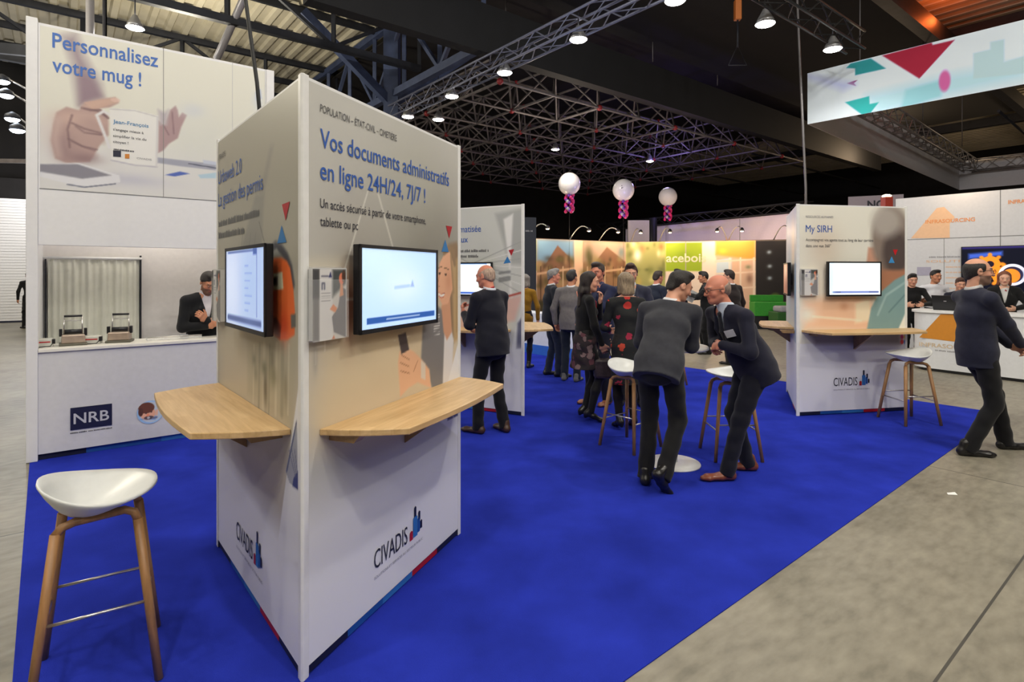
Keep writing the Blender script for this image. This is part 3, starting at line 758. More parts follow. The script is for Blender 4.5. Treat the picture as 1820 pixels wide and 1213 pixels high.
def scr_logo(cv):
    cv.c[:] = (176, 206, 246); cv.blob(.1, .38, .3, .2, (205, 230, 252), .6); cv.blob(.35, .2, .2, .1, (210, 228, 252), .7)
    cv.poly([(.04, .022), (.66, .022), (.66, .05), (.04, .05)], (44, 84, 156), .004); cv.line([(.2, .036), (.5, .036)], .008, (150, 176, 214))
    cv.line([(.27, .185), (.40, .192)], .016, (150, 176, 216), .7); cv.poly([(.41, .185), (.45, .185), (.43, .225)], (150, 172, 216), .006)
def scr_app(cv):
    cv.c[:] = (166, 186, 226); cv.blob(.1, .2, .2, .3, (206, 216, 238), .8)
    cv.line([(.04, .36), (.55, .36)], .012, (96, 116, 172)); cv.line([(.04, .03), (.62, .03)], .028, (74, 90, 140)); cv.line([(.56, .36), (.56, .06)], .01, (92, 112, 168)); cv.line([(.64, .38), (.64, .02)], .012, (170, 196, 236))
    cv.blob(.45, .2, .12, .12, (160, 184, 226), .8)
    for k in range(7): cv.line([(.36, .08 + .035 * k), (.42 + .03 * (k % 3), .08 + .035 * k)], .008, (120, 148, 206), .6)
    cv.poly([(.5, .34), (.56, .34), (.56, .37), (.5, .37)], (70, 96, 164), .006)
def scr_white(cv):
    cv.c[:] = (240, 248, 255); cv.line([(.05, .03), (.65, .03)], .02, (70, 86, 150)); cv.line([(.16, .03), (.52, .03)], .016, (110, 130, 200)); cv.blob(.03, .2, .04, .3, (190, 220, 250), .8)
    cv.line([(.1, .2), (.3, .2)], .006, (180, 200, 220), .5)
def scr_table(cv):
    cv.c[:] = (240, 250, 255); cv.line([(.02, .365), (.62, .365)], .01, (90, 150, 220)); cv.line([(.02, .02), (.7, .02)], .022, (50, 90, 190)); cv.line([(.62, .37), (.62, .03)], .006, (90, 150, 220))
    cv.poly([(.515, .09), (.53, .075), (.522, .105)], (20, 20, 24), .004); cv.blob(.52, .1, .03, .025, (232, 236, 190), .5)
display(fR, .634, 1.580, 'lit wall screen with a blue bottom bar on the right face of the front kiosk', paint=scr_logo)
display(fL, .882, 1.580, 'lit wall screen showing a pale window on the left face of the front kiosk', paint=scr_app)
brochure_holder(fR, .022, 1.372, 'clear brochure pocket beside the near corner of the front kiosk', 'grey brochure with a seated person on the right face of the front kiosk')
brochure_holder(fL, .02, 1.372, 'clear brochure pocket at the outer left edge of the front kiosk', 'grey brochures seen edge-on in the pocket at the left edge of the front kiosk')

# ---------------------------------------------------------------- kiosk at the right
k2, (f2, f2b, f2l) = kiosk([(3.287, 6.548), (4.75, 6.816), (3.84, 7.93)], 'white triangular kiosk standing at the right end of the carpet with a stool before it', 3)
cv = Canvas(f2.W - .04, KH - .07, .011, (196, 194, 184)); X = lambda l: [(u - .02, z - .05) for u, z in f2.pts(l)]
x1 = lambda px, py: X([(px, py)])[0]
cv.blob(*x1(1465, 440), .22, .28, (182, 168, 152), .8); cv.blob(*x1(1450, 510), .2, .2, (200, 186, 170), .6)
cv.poly(X([(1430, 535), (1520, 520), (1560, 545), (1550, 590), (1430, 585)]), (204, 168, 142), .12)
cv.poly(X([(1520, 540), (1545, 530), (1550, 570), (1520, 575)]), (222, 196, 172), .05); cv.line(X([(1445, 563), (1530, 570)]), .03, (226, 204, 184), .7); cv.blob(*x1(1500, 545), .06, .05, (178, 128, 100), .7)
cv.blob(*x1(1435, 560), .12, .1, (226, 214, 204), .8)
cv.poly(X([(1553, 455), (1614, 455), (1614, 520), (1575, 530), (1560, 515)]), (146, 106, 86), .05)
cv.poly(X([(1540, 470), (1543, 440), (1555, 440), (1560, 470), (1556, 495), (1546, 500)]), (176, 132, 112), .03)
cv.ell(*x1(1584, 424), .27, .40, (118, 106, 98), .3); cv.ell(*x1(1592, 450), .18, .28, (72, 62, 60), .5); cv.ell(*x1(1575, 395), .2, .18, (156, 150, 144), .7, .8)
cv.poly(X([(1555, 505), (1570, 480), (1614, 480), (1614, 520), (1570, 525)]), (150, 104, 80), .05)
cv.poly(X([(1614, 485), (1590, 498), (1562, 522), (1548, 548), (1540, 590), (1614, 590)]), (112, 140, 142), .025)
cv.line(X([(1612, 500), (1575, 525), (1560, 560)]), .03, (146, 170, 170), .7); cv.line(X([(1612, 520), (1580, 555)]), .02, (84, 112, 116), .7)
cv.poly(X([(1614, 545), (1614, 600), (1590, 600)]), (214, 210, 200), .02)
cv.poly([(-.1, -.1), (1.6, -.1), (1.6, .79), (-.1, .79)], (203, 203, 206), .01)
cv.poly(X([(1435, 590), (1600, 590), (1600, 612), (1450, 612)]), (128, 120, 118), .06)
for q, c in (((1603, 599), (170, 40, 90)), ((1609, 599), (206, 176, 40)), ((1603, 608), (200, 40, 50)), ((1609, 608), (40, 110, 180))): cv.ell(*x1(*q), .022, .028, c, .5)
cv.build('printed_panel', M_PRINT, k2, f2.M @ Matrix.Translation((.02, .05, 0)), 1.45, z=.001)
text('RESSOURCES HUMAINES', k2, f2, .115, 2.30, .028, M_PALEINK, .36); text('My SIRH', k2, f2, .115, 2.135, .085, M_BLUEINK, .345)
text('Accompagnez vos agents tout au long de leur carri\u00e8re', k2, f2, .115, 2.03, .036, M_GREYINK, .90); text('dans une vue 360\u00b0', k2, f2, .115, 1.96, .036, M_GREYINK, .33)
tri(k2, f2, [(1.285, 1.94), (1.352, 1.94), (1.318, 1.868)], mat('bright_red', (.55, .012, .02), .5), 'red_triangle'); tri(k2, f2, [(1.225, 1.78), (1.31, 1.78), (1.268, 1.858)], mat('bright_blue', (.05, .28, .62), .5), 'blue_triangle')
logo(k2, f2, .48, .335, .50); shelf(k2, f2, (.15, 1.37), (.06, 1.56), .38)
cv = Canvas(f2l.W - .04, KH - .07, .02, (176, 180, 184)); cv.blob(1.0, 1.9, .3, .4, (206, 190, 170), .8); cv.blob(.5, 1.5, .3, .5, (150, 170, 186), .8); cv.blob(1.3, 1.3, .1, .5, (96, 140, 170), .8); cv.poly([(-.1, -.1), (1.6, -.1), (1.6, .79), (-.1, .79)], (203, 203, 206), .01)
cv.build('printed_panel', M_PRINT, k2, f2l.M @ Matrix.Translation((.02, .05, 0)), GA, z=.001); shelf(k2, f2l, (.2, 1.0), (.1, 1.15))
cv = Canvas(f2b.W - .04, KH - .07, .03, (203, 203, 204)); cv.build('printed_panel', M_PRINT, k2, f2b.M @ Matrix.Translation((.02, .05, 0)), GA, z=.001)
display(f2, .708, 1.590, 'lit white wall screen with a blue bottom line on the right kiosk', paint=scr_white)
def scr_warm(cv): cv.c[:] = (150, 100, 80); cv.blob(.3, .3, .3, .15, (230, 190, 160), .9); cv.blob(.5, .1, .2, .1, (120, 70, 60), .8)
display(f2l, .82, 1.585, 'wall screen seen edge-on at the left side of the right kiosk', paint=scr_warm)
brochure_holder(f2, .035, 1.40, 'clear brochure pocket on the right kiosk, left of its front screen', 'pale brochure in the pocket on the right kiosk front')
brochure_holder(f2l, .52, 1.42, 'clear brochure pocket sticking out at the left side of the right kiosk', 'brochure in the pocket at the left side of the right kiosk')

# ---------------------------------------------------------------- kiosk behind the front one
k3, (f3, f3r, f3b) = kiosk([(-1.178, 7.20), (.1404, 6.55), (.043, 8.02)], 'white triangular kiosk half hidden behind the front one, a man in navy before it', 3)
cv = Canvas(f3.W - .04, KH - .07, .011, (176, 178, 174)); X = lambda l: [(u - .02, z - .05) for u, z in f3.pts(l)]
x1 = lambda px, py: X([(px, py)])[0]
cv.poly(X([(880, 380), (930, 370), (930, 470), (905, 470)]), (150, 152, 150), .05); cv.poly(X([(895, 390), (912, 380), (905, 520), (915, 560)]), (200, 200, 198), .03)
for k in range(7): cv.line(X([(820, 452 - k * 3 + 26), (930, 428 + k * 16)]), .012, (196, 196, 194) if k % 2 else (140, 142, 142), .8)
for y in (486, 496, 500): cv.line(X([(888, y), (906, y - 3)]), .03, (112, 114, 114), .8)
cv.line(X([(818, 545), (870, 536), (929, 520)]), .025, (150, 60, 52), .9); cv.poly(X([(818, 548), (870, 539), (929, 524), (915, 570), (818, 590)]), (186, 156, 148), .05)
cv.poly(X([(931, 530), (931, 640), (905, 640), (915, 590)]), (188, 190, 190), .02); cv.poly(X([(920, 575), (931, 560), (931, 620), (918, 620)]), (92, 94, 112), .03)
cv.poly([(-.1, -.1), (1.6, -.1), (1.6, .70), (-.1, .70)], (203, 203, 206), .2)
cv.build('printed_panel', M_PRINT, k3, f3.M @ Matrix.Translation((.02, .05, 0)), GA, z=.001)
u_, z_ = f3.px(855, 412); text('Gestion informatis\u00e9e', k3, f3, u_, z_, .082, M_BLUEINK, min(.92, u_ - .07), align='R', bold=.004)
u_, z_ = f3.px(832, 431); text('des travaux', k3, f3, u_, z_, .082, M_BLUEINK, min(.46, u_ - .07), align='R', bold=.004)
u_, z_ = f3.px(868, 448); word_bars(k3, f3, .09, z_, u_ - .09, .036, M_GREYINK, seed=8); u_, z_ = f3.px(852, 458); word_bars(k3, f3, .09, z_, u_ - .09, .036, M_GREYINK, seed=9)
tri(k3, f3, f3.pts([(904, 445), (914, 443), (909, 455)]), M_TRIR, 'red_triangle'); tri(k3, f3, f3.pts([(895, 469), (908, 467), (902, 456)]), M_TRIB, 'blue_triangle')
shelf(k3, f3, (.2, 1.15), (.08, 1.3)); shelf(k3, f3r, (.15, 1.0), (.05, 1.15), .36)
logo(k3, f3, .5, .222, .46)
for f in (f3r, f3b):
    cv = Canvas(f.W - .04, KH - .07, .03, (203, 203, 204)); cv.build('printed_panel', M_PRINT, k3, f.M @ Matrix.Translation((.02, .05, 0)), GA, z=.001)
display(f3, .728, 1.585, 'lit wall screen beyond the bald head of the man at the rear kiosk', paint=scr_table)

# ---------------------------------------------------------------- stools: white shell on bent wooden legs
M_SHELL = mat('white_shell', (.74, .76, .76), .32, spec=.5)
M_CHROME = mat('brushed_rail', (.62, .60, .58), .28, metal=.9)
def bar_stool(x, y, rz, label, sh=.74):
    t = thing('bar_stool', (x, y, .006), label, 'stool', 'white shell bar stools', rz)
    # shell: low rim that rises to a low back (local +y)
    mb = MB(); na, nr = 40, 9; vs = []; fs = []
    def rim(a):
        c, s = math.cos(a), math.sin(a); rx = .235 if s < 0 else .235; ry = .205
        return c * rx * (1 - .06 * s), s * ry
    for lay in (0, 1):
        for j in range(nr + 1):
            t_ = j / nr
            for i in range(na):
                a = 2 * math.pi * i / na; X0, Y0 = rim(a); s = math.sin(a)
                hb = .034 + .030 * s - .016 * math.cos(2 * a)         # rim height: high at the back
                k = t_ ** 1.0; dp = .062 + .050 * s * t_; z = hb * (t_ ** 2.6) - dp * (1 - t_ ** 2) * (1.16 if lay else .95)
                if lay: z -= .012
                f = 1.0 - (.012 if lay == 0 else .0)
                vs.append((X0 * k * f, Y0 * k * f, sh + z))
    R = (nr + 1) * na
    for lay in (0, 1):
        for j in range(nr):
            for i in range(na):
                q = [lay * R + j * na + i, lay * R + j * na + (i + 1) % na, lay * R + (j + 1) * na + (i + 1) % na, lay * R + (j + 1) * na + i]
                fs.append(tuple(q) if lay == 0 else tuple(q[::-1]))
    for i in range(na):
        fs.append((nr * na + i, nr * na + (i + 1) % na, R + nr * na + (i + 1) % na, R + nr * na + i))
    mb.add(vs, fs, 0, True); o = mb.build('seat', M_SHELL, t)
    # two bent frames (left / right), each giving two legs
    for sx in (-1, 1):
        top = []
        for k in range(9):
            a = math.pi * k / 8; top.append((sx * .105, -.115 * math.cos(a) if 0 < k < 8 else -.115 * math.cos(a), sh - .062 + .0 * math.sin(a)))
        mb = MB(); mb.tube([(sx * .118, -.135, sh - .115), (sx * .110, -.120, sh - .080), (sx * .106, -.088, sh - .066), (sx * .106, .075, sh - .078), (sx * .110, .115, sh - .090), (sx * .118, .135, sh - .115)], .0165, 8)
        mb.build('top_rail', M_LEG, t)
        for sy in (-1, 1):
            mb = MB(); mb.tube([(sx * .117, sy * .133, sh - .108), (sx * .205, sy * .205, 0.0)], [.0185, .0155], 8); mb.build('leg', M_LEG, t)
    def lg(sx, sy, z):
        k = (sh - .108 - z) / (sh - .108); return (sx * (.117 + .088 * k), sy * (.133 + .072 * k), z)
    for (p, q) in ((lg(-1, -1, .26), lg(1, -1, .26)), (lg(-1, 1, .26), lg(1, 1, .26)), (lg(-1, -1, .31), lg(-1, 1, .31)), (lg(1, -1, .31), lg(1, 1, .31))):
        mb = MB(); mb.tube([p, q], .0065, 8); mb.build('foot_rail', M_CHROME, t)
    return t
# ---------------------------------------------------------------- stools on the stand
bar_stool(-1.715, 2.36, math.radians(123), 'large white shell bar stool with wooden legs in the near corner beside the front kiosk', .745)
bar_stool(1.13, 5.42, math.radians(40), 'white shell bar stool half hidden behind the man leaning in charcoal')
bar_stool(1.98, 5.15, math.radians(-90), 'white shell bar stool behind the bald man with brown shoes')
bar_stool(1.42, 8.6, math.radians(30), 'white shell bar stool between the long-haired woman and the flowered dress')
bar_stool(2.32, 8.5, math.radians(20), 'wooden legged bar stool showing only beyond the column of the high table')
bar_stool(4.42, 6.32, math.radians(-85), 'white shell bar stool in front of the right kiosk')

# high table
t = thing('high_table', (1.40, 4.92, .006), 'round white high table with a slim column between the two leaning men', 'table')
M_TABLE = mat('white_table', (.80, .80, .80), .35)
MB().lathe([(.001, .018), (.10, .017), (.225, .010), (.23, .0), (.001, 0)], n=40).build('base', M_TABLE, t)
MB().tube([(0, 0, .012), (0, 0, 1.0)], .036, 20).build('column', M_TABLE, t)
MB().lathe([(.001, .995), (.285, .995), (.295, 1.0), (.295, 1.015), (.288, 1.022), (.001, 1.022)], n=48).build('tabletop', M_TABLE, t)

# ================================================================ tall mug booth at the left
BA, BE = Vector((-4.176, 4.964, 0)), Vector((-2.626, 6.157, 0))
fb = Face(BA.xy, BE.xy); BW = fb.W; BH = 3.86; NB = -fb.n
t = thing('mug_booth', BA, 'tall white booth with a serving counter and a large mug picture above it', 'booth')
def bbox(name, u0, u1, o0, o1, z0, z1, m, bevel=.0):
    """box in the booth's own axes: u along the front, o inward, z up"""
    mb = MB(); mb.box((u0, z0, -o1), (u1, z1, -o0)); return mb.build(name, m, t, fb.M, bevel)
bbox('end_panel', -.06, .02, -.02, 1.05, .006, BH + .03, M_WHITE, .004)
bbox('end_panel', BW - .04, BW + .04, -.01, 1.05, .006, BH + .0, M_WHITE, .004)
bbox('rear_panel', .02, BW - .04, 1.0, 1.05, .006, BH - .3, mat('warm_white_panel', (.80, .765, .74), .5))
bbox('fascia', .02, BW - .04, 0, .06, 1.905, BH, M_WHITE, .003)
bbox('counter_front', .02, BW - .04, 0, .04, .06, .955, mat('counter_grey_white', (.66, .66, .68), .45), .002)
bbox('skirt', .02, .36, .03, .05, .006, .06, M_NAVY); bbox('skirt', .36, .95, .03, .05, .006, .06, M_STRIP2); bbox('skirt', .95, BW - .04, .03, .05, .006, .06, M_STRIP3)
bbox('counter_top', .022, BW - .042, -.02, .46, .957, .985, mat('counter_top', (.80, .78, .72), .35), .003)
# curtain doorway: rail and pleated curtain, part of the booth's rear
mb = MB(); n = 150; vs = []
for zz in (.05, 1.0, 1.55, 1.80):
    for i in range(n + 1):
        s = i / n; u = .06 + s * .775; d = .945 + .008 * math.sin(s * 84) + .008 * math.sin(s * 37 + zz) - (.01 if zz < 1 else 0)
        vs.append((u, zz, -d))
mb.add(vs, [(r * (n + 1) + i, r * (n + 1) + i + 1, (r + 1) * (n + 1) + i + 1, (r + 1) * (n + 1) + i) for r in range(3) for i in range(n)], 0, True)
c = mb.build('curtain', mat('cream_curtain', (.74, .74, .64), .85, noise=.05, nscale=8), t, fb.M)
mb = MB(); mb.tube([(.02, 1.815, -.93), (.86, 1.815, -.93)], .014, 8); mb.build('curtain_rail', M_TRIM, t, fb.M)
bbox('door_jamb', .842, .856, .93, 1.0, 0, 1.85, M_STEEL); bbox('door_jamb', .035, .047, .95, 1.0, 0, 1.80, M_STEEL)
lamp(fb.P(1.0, 2.6, -.5), 19, .2, (1, .93, .82), name='booth_light')
# big picture on the fascia: hands round a mug, a tablet, papers
u0, z0 = .035, 2.405; cw, chh = BW - .09, BH - 2.43
cv = Canvas(cw, chh, .0085, (206, 205, 194)); X = lambda l: [(u - u0, z - z0) for u, z in fb.pts(l)]
x1 = lambda px, py: X([(px, py)])[0]
cv.poly([(-.1, -.1), (2, -.1), (2, .42), (-.1, .5)], (204, 203, 202), .25); cv.blob(*x1(350, 250), .4, .3, (196, 198, 194), .6); cv.blob(*x1(230, 320), .3, .06, (176, 176, 190), .7)
cv.poly(X([(112, 64), (135, 60), (150, 100), (178, 150), (183, 178), (140, 188), (128, 110)]), (148, 134, 140), .10); cv.poly(X([(140, 130), (165, 140), (182, 172), (142, 186)]), (136, 116, 126), .07)
cv.blob(*x1(90, 230), .12, .16, (196, 186, 184), .7)
cv.poly(X([(100, 200), (118, 190), (140, 196), (150, 182), (180, 176), (205, 173), (211, 183), (196, 191), (178, 193), (192, 206), (193, 240), (178, 258), (160, 288), (118, 290), (98, 282), (90, 250), (94, 222)]), (168, 142, 136), .018)
cv.poly(X([(150, 182), (205, 174), (210, 182), (165, 196)]), (184, 152, 138), .014); cv.line(X([(146, 192), (160, 196), (178, 196), (192, 210)]), .022, (118, 92, 94), .8)
cv.line(X([(135, 225), (150, 236), (180, 240)]), .018, (122, 98, 100), .8); cv.line(X([(128, 252), (150, 262), (168, 268)]), .018, (132, 108, 110), .7); cv.blob(*x1(112, 262), .08, .12, (140, 116, 118), .7); cv.blob(*x1(122, 210), .10, .06, (188, 160, 150), .8)
for l, w_, c_ in (([(152, 190), (180, 182), (203, 179)], .05, (192, 162, 148)), ([(140, 204), (165, 206), (186, 218)], .055, (184, 156, 148)), ([(132, 232), (155, 244), (182, 250)], .06, (170, 144, 138)), ([(124, 258), (145, 270), (166, 276)], .055, (160, 134, 130)), ([(104, 215), (98, 245), (104, 275)], .06, (186, 164, 158))): cv.line(X(l), w_, c_, .55, .05)
for l in ([(150, 193), (172, 197), (188, 207)], [(128, 219), (150, 229), (184, 238)], [(122, 247), (146, 260), (172, 266)], [(128, 205), (120, 230), (124, 262)]): cv.line(X(l), .014, (112, 88, 92), .75, .016)
cv.ell(*x1(205, 178), .035, .02, (206, 176, 164), .5, .8); cv.blob(*x1(150, 282), .12, .05, (128, 104, 108), .7)
cv.line(X([(196, 205), (184, 198), (172, 205), (180, 225), (188, 245), (194, 262)]), .024, (206, 204, 206))
cv.poly(X([(282, 215), (292, 222), (302, 196), (312, 188), (316, 196), (318, 208), (324, 200), (332, 205), (322, 226), (316, 246), (300, 256), (290, 268), (281, 272)]), (160, 134, 136), .016)
cv.line(X([(306, 200), (309, 238)]), .014, (126, 100, 106), .7); cv.line(X([(290, 222), (300, 240)]), .014, (126, 100, 106), .7); cv.poly(X([(281, 195), (292, 200), (300, 195), (296, 222), (284, 222)]), (172, 164, 170), .04)
cv.poly(X([(195, 192), (240, 195), (281, 206), (279, 297), (240, 294), (198, 285)]), (212, 211, 208), .006); cv.line(X([(196, 194), (240, 197), (280, 208)]), .012, (188, 186, 186)); cv.line(X([(198, 285), (240, 294), (279, 297)]), .014, (178, 176, 184))
cv.line(X([(280, 208), (278, 296)]), .016, (190, 188, 190), .8)
cv.poly(X([(280, 280), (384, 292), (384, 303), (330, 297), (280, 290)]), (150, 152, 166), .012); cv.line(X([(335, 291), (384, 299)]), .01, (70, 74, 92)); cv.poly(X([(360, 284), (384, 288), (384, 294), (362, 291)]), (180, 186, 200), .01)
cv.poly(X([(70, 292), (140, 290), (212, 312), (214, 324), (165, 332), (140, 332), (70, 314)]), (208, 208, 212), .008); cv.poly(X([(70, 292), (138, 292), (198, 312), (146, 318), (70, 305)]), (128, 126, 136), .014)
cv.line(X([(120, 328), (150, 333), (205, 327)]), .012, (110, 114, 130)); cv.poly(X([(293, 311), (320, 305), (338, 309), (310, 314)]), (76, 96, 168), .008); cv.poly(X([(352, 311), (384, 307), (384, 317), (356, 317)]), (166, 190, 204), .01)
cv.poly(X([(455, 165), (462, 160), (464, 175), (456, 178)]), (110, 130, 180), .03); cv.blob(*x1(459, 180), .05, .1, (190, 196, 206), .7)
for q in ((346, 194), (340, 200)): cv.blob(*x1(*q), .10, .06, (190, 194, 200), .5)
cv.build('printed_panel', M_PRINT, t, fb.M @ Matrix.Translation((u0, z0, 0)), 1.16, z=.002)
for px in (290.5, 413, 471):
    u_, _ = fb.px(px, 200); mb = MB(); mb.box((u_ - .0025, 2.405, .001), (u_ + .0025, BH, .0035)); mb.build('panel_seam', mat('seam_grey' if px < 300 else 'seam_pale', (.22, .22, .22) if px < 300 else (.55, .55, .55), .6), t, fb.M)
mb = MB(); mb.box((.03, 2.398, .001), (BW - .05, 2.404, .0035)); mb.build('panel_seam', mat('seam_grey'), t, fb.M)
u_, z_ = fb.px(93, 84); w_ = fb.px(281, 124)[0] - u_
M_BIGBLUE = mat('big_blue_ink', (.06, .16, .50), .6)
text('Personnalisez', t, fb, u_, z_, .138, M_BIGBLUE, w_, out=.005, bold=.012)
u_, z_ = fb.px(93, 127); w_ = fb.px(251, 150)[0] - u_
text('votre mug !', t, fb, u_, z_, .138, M_BIGBLUE, w_, out=.005, bold=.012)
u_, z_ = fb.px(201, 219); text('Jean-Fran\u00e7ois', t, fb, u_, z_, .036, mat('sky_ink', (.09, .26, .48), .6), fb.px(264, 224)[0] - u_, out=.005, bold=.01)
for y, s, xe in ((232, "s'engage mieux \u00e0", 255), (243.5, 'simplifier la vie du', 260), (254, 'citoyen !', 228)):
    u_, z_ = fb.px(201, y); text(s, t, fb, u_, z_, .026, M_INK, fb.px(xe, y)[0] - u_, out=.005)
u_, z_ = fb.px(202, 267); word_bars(t, fb, u_, z_, .16, .018, M_INK, .005, 4)
mb = MB()
for pts, mi in (([(201, 267.5), (215, 268.5), (215, 279.5), (201, 278.5)], 0), ([(222, 274), (230, 274), (230, 282), (222, 282)], 1)):
    mb.add([(u, z, .005) for u, z in fb.pts(pts)[::-1]], [(0, 1, 2, 3)], mi)
mb.build('mug_marks', [M_NAVY, mat('orange_ink', (.6, .22, .03), .6)], t, fb.M); u_, z_ = fb.px(243, 283); text('CIVADIS', t, fb, u_, z_, .018, M_PALEINK, .12, out=.005)
# marks on the counter front
mb = MB(); mb.box((.245, .238, .001), (.552, .438, .006)); mb.build('logo_plate', mat('logo_navy', (.010, .012, .045), .45), t, fb.M)
text('NRB', t, fb, .268, .292, .098, mat('logo_white', (.55, .56, .60), .5), .262, out=.008, bold=.012)
word_bars(t, fb, .245, .205, .115, .014, M_GREYINK, .003, 6); word_bars(t, fb, .375, .205, .175, .014, M_GREYINK, .003, 7)
cv = Canvas(.24, .24, .004, (140, 140, 144)); cv.ell(.12, .12, .108, .112, (118, 150, 182), .04); cv.ell(.125, .12, .095, .098, (150, 158, 166), .06)
cv.poly([(.03, .06), (.16, .04), (.18, .07), (.12, .09)], (96, 120, 160), .01); cv.ell(.10, .11, .062, .062, (182, 136, 112), .08); cv.ell(.088, .165, .066, .052, (84, 50, 38), .1); cv.ell(.042, .13, .02, .04, (70, 42, 34), .2)
cv.ell(.108, .068, .04, .018, (66, 56, 62), .2); cv.ell(.105, .068, .012, .012, (150, 148, 150), .3); cv.ell(.10, .095, .012, .014, (196, 112, 84), .4); cv.ell(.085, .115, .008, .008, (70, 50, 44), .4); cv.ell(.128, .122, .008, .008, (70, 50, 44), .4)
cv.line([(.17, .09), (.175, .13)], .02, (182, 140, 118)); cv.line([(.14, .06), (.17, .062)], .016, (84, 88, 110))
o = cv.build('badge', M_PRINT, t, fb.M @ Matrix.Translation((.735, .192, 0)), 1.9, z=.004)
me = o.data; bm = bmesh.new(); bm.from_mesh(me)
bmesh.ops.delete(bm, geom=[f for f in bm.faces if (f.calc_center_median() - Vector((.12, .12, .004))).length > .112], context='FACES'); bm.to_mesh(me); bm.free()

# mug presses on the counter
M_PRESS = mat('press_metal', (.46, .36, .29), .35, metal=.5, noise=.1); M_CLR = mat('clear_plastic', (.8, .8, .78), .1, alpha=.3)
def press(u, out, rz, label, blabel):
    p = fb.P(u, .985, -out); q = thing('mug_press', p, label, 'mug press', 'mug presses on the booth counter', HA + rz)
    MB().box((-.105, -.09, 0), (.105, .09, .022)).build('base', mat('press_dark', (.10, .095, .07), .5), q, None, .006)
    mb = MB(); mb.prism([(-.09, .022), (.09, .022), (.085, .10), (-.085, .10)], -.075, .075, axis='y'); mb.build('body', M_PRESS, q, None, .008)
    MB().tube([(-.065, 0, .125), (.065, 0, .125)], .022, 14).build('heater_roll', M_BLACKP, q)
    for s in (-1, 1): MB().box((s * .092 - .012, -.02, .085), (s * .092 + .012, .02, .155)).build('clamp', M_BLACKP, q, None, .004)
    mb = MB()
    for s in (-1, 1): mb.tube([(s * .07, .03, .10), (s * .066, .045, .26)], .006, 6)
    mb.tube([(-.066, .045, .225), (.066, .045, .225)], .005, 6); mb.build('lever', M_CHROME, q)
    MB().tube([(-.068, .045, .268), (.068, .045, .268)], .0105, 10).build('handle', M_BLACKP, q)
    c = fb.P(u - .215, .985, -out); k = thing('control_box', c, blabel, 'control box', 'press control boxes', HA + rz)
    MB().box((-.07, -.05, .0), (.07, .05, .075)).build('case', mat('box_pale', (.55, .55, .50), .4), k, None, .008)
    MB().box((-.065, -.053, .04), (.05, -.049, .05)).build('stripe', M_RED, k); MB().box((.06, -.056, .025), (.085, -.02, .07)).build('socket', M_BLACKP, k, None, .004)
    MB().tube([(.07, -.05, .04), (.05, -.09, .01), (-.03, -.09, .006), (.0, -.07, .006)], .004, 6).build('lead', M_BLACKP, k)
press(.265, .22, .0, 'metal mug press with raised black handle at the left end of the booth counter', 'pale control box left of the left mug press')
press(.625, .24, -.25, 'metal mug press with raised black handle nearer the middle of the booth counter', 'pale control box left of the right mug press')
p = fb.P(1.08, .985, -.2); q = thing('clear_tray', p, 'long clear plastic tray with a silver rim lying on the booth counter', 'tray', rz=math.radians(37.6))
mb = MB(); mb.box((-.24, -.06, 0), (.24, .06, .004)); mb.box((-.24, -.06, .004), (.24, -.056, .03)); mb.box((-.24, .056, .004), (.24, .06, .03)); mb.box((-.24, -.056, .004), (-.236, .056, .03)); mb.box((.236, -.056, .004), (.24, .056, .03)); mb.build('tray_body', M_CLR, q)
mb = MB(); mb.tube([(-.24, -.058, .033), (.24, -.058, .033)], .006, 6); mb.build('rim', M_CHROME, q); MB().box((.05, -.05, .005), (.12, .03, .04)).build('clip', mat('clip_grey', (.35, .36, .4), .4), q)

# ================================================================ hanging banner at upper right
BZ0, BZ1 = 5.0, 6.14
bc = Vector((6.62, 12.7, 0)); bd_near = (Vector((9.05, 10.0, 0)) - bc).normalized(); bd_far = (at(1713, 340, 1) - Vector((0, 0, EYE)))
fa = Vector((math.cos(math.radians(41.5)), math.sin(math.radians(41.5)), 0))
t = thing('hanging_banner', bc + Vector((0, 0, BZ0)), 'white hanging banner ring with red and green arrows at the upper right', 'banner')
Ln, Lf = 7.2, 15.0
fn = Face(bc.xy, (bc + bd_near * Ln).xy)
cv = Canvas(Ln, BZ1 - BZ0, .014, (188, 198, 228)); X = lambda l: [(u, z - BZ0) for u, z in fn.pts(l)]
cv.poly(X([(1540, 170), (1700, 130), (1820, 110), (1820, 140), (1640, 180), (1560, 205)]), (156, 190, 202), .25); cv.poly(X([(1610, 160), (1680, 140), (1672, 172), (1600, 195)]), (130, 180, 192), .08)
cv.poly(X([(1730, 95), (1760, 88), (1760, 75), (1785, 70), (1785, 110), (1820, 100), (1820, 60), (1830, 60), (1830, 130), (1730, 140)]), (158, 184, 192), .03)
cv.poly(X([(1568, 99), (1656, 76), (1658, 80), (1697, 71), (1634, 140)]), (138, 22, 48), .02)
cv.poly(X([(1504, 121), (1512, 113), (1548, 104), (1575, 122), (1520, 134), (1520, 122)]), (34, 126, 132), .02)
cv.poly(X([(1502, 182), (1545, 171), (1546, 185), (1562, 182), (1548, 200), (1532, 204)]), (40, 150, 150), .02)
cv.poly(X([(1505, 148), (1525, 142), (1518, 148), (1522, 153), (1510, 150)]), (110, 40, 90), .01); cv.ell(*X([(1679, 144)])[0], .09, .2, (176, 84, 140), .4)
cv.poly(X([(1436, 133), (1520, 150), (1500, 160), (1440, 140)]), (160, 168, 206), .2)
M_CLOTH = print_mat('banner_cloth', .8)
cv.build('printed_panel', M_CLOTH, t, fn.M @ Matrix.Translation((0, BZ0, 0)), 1.5, z=.005)
M_BANW = mat('banner_white', (.62, .62, .66), .8)
mb = MB()
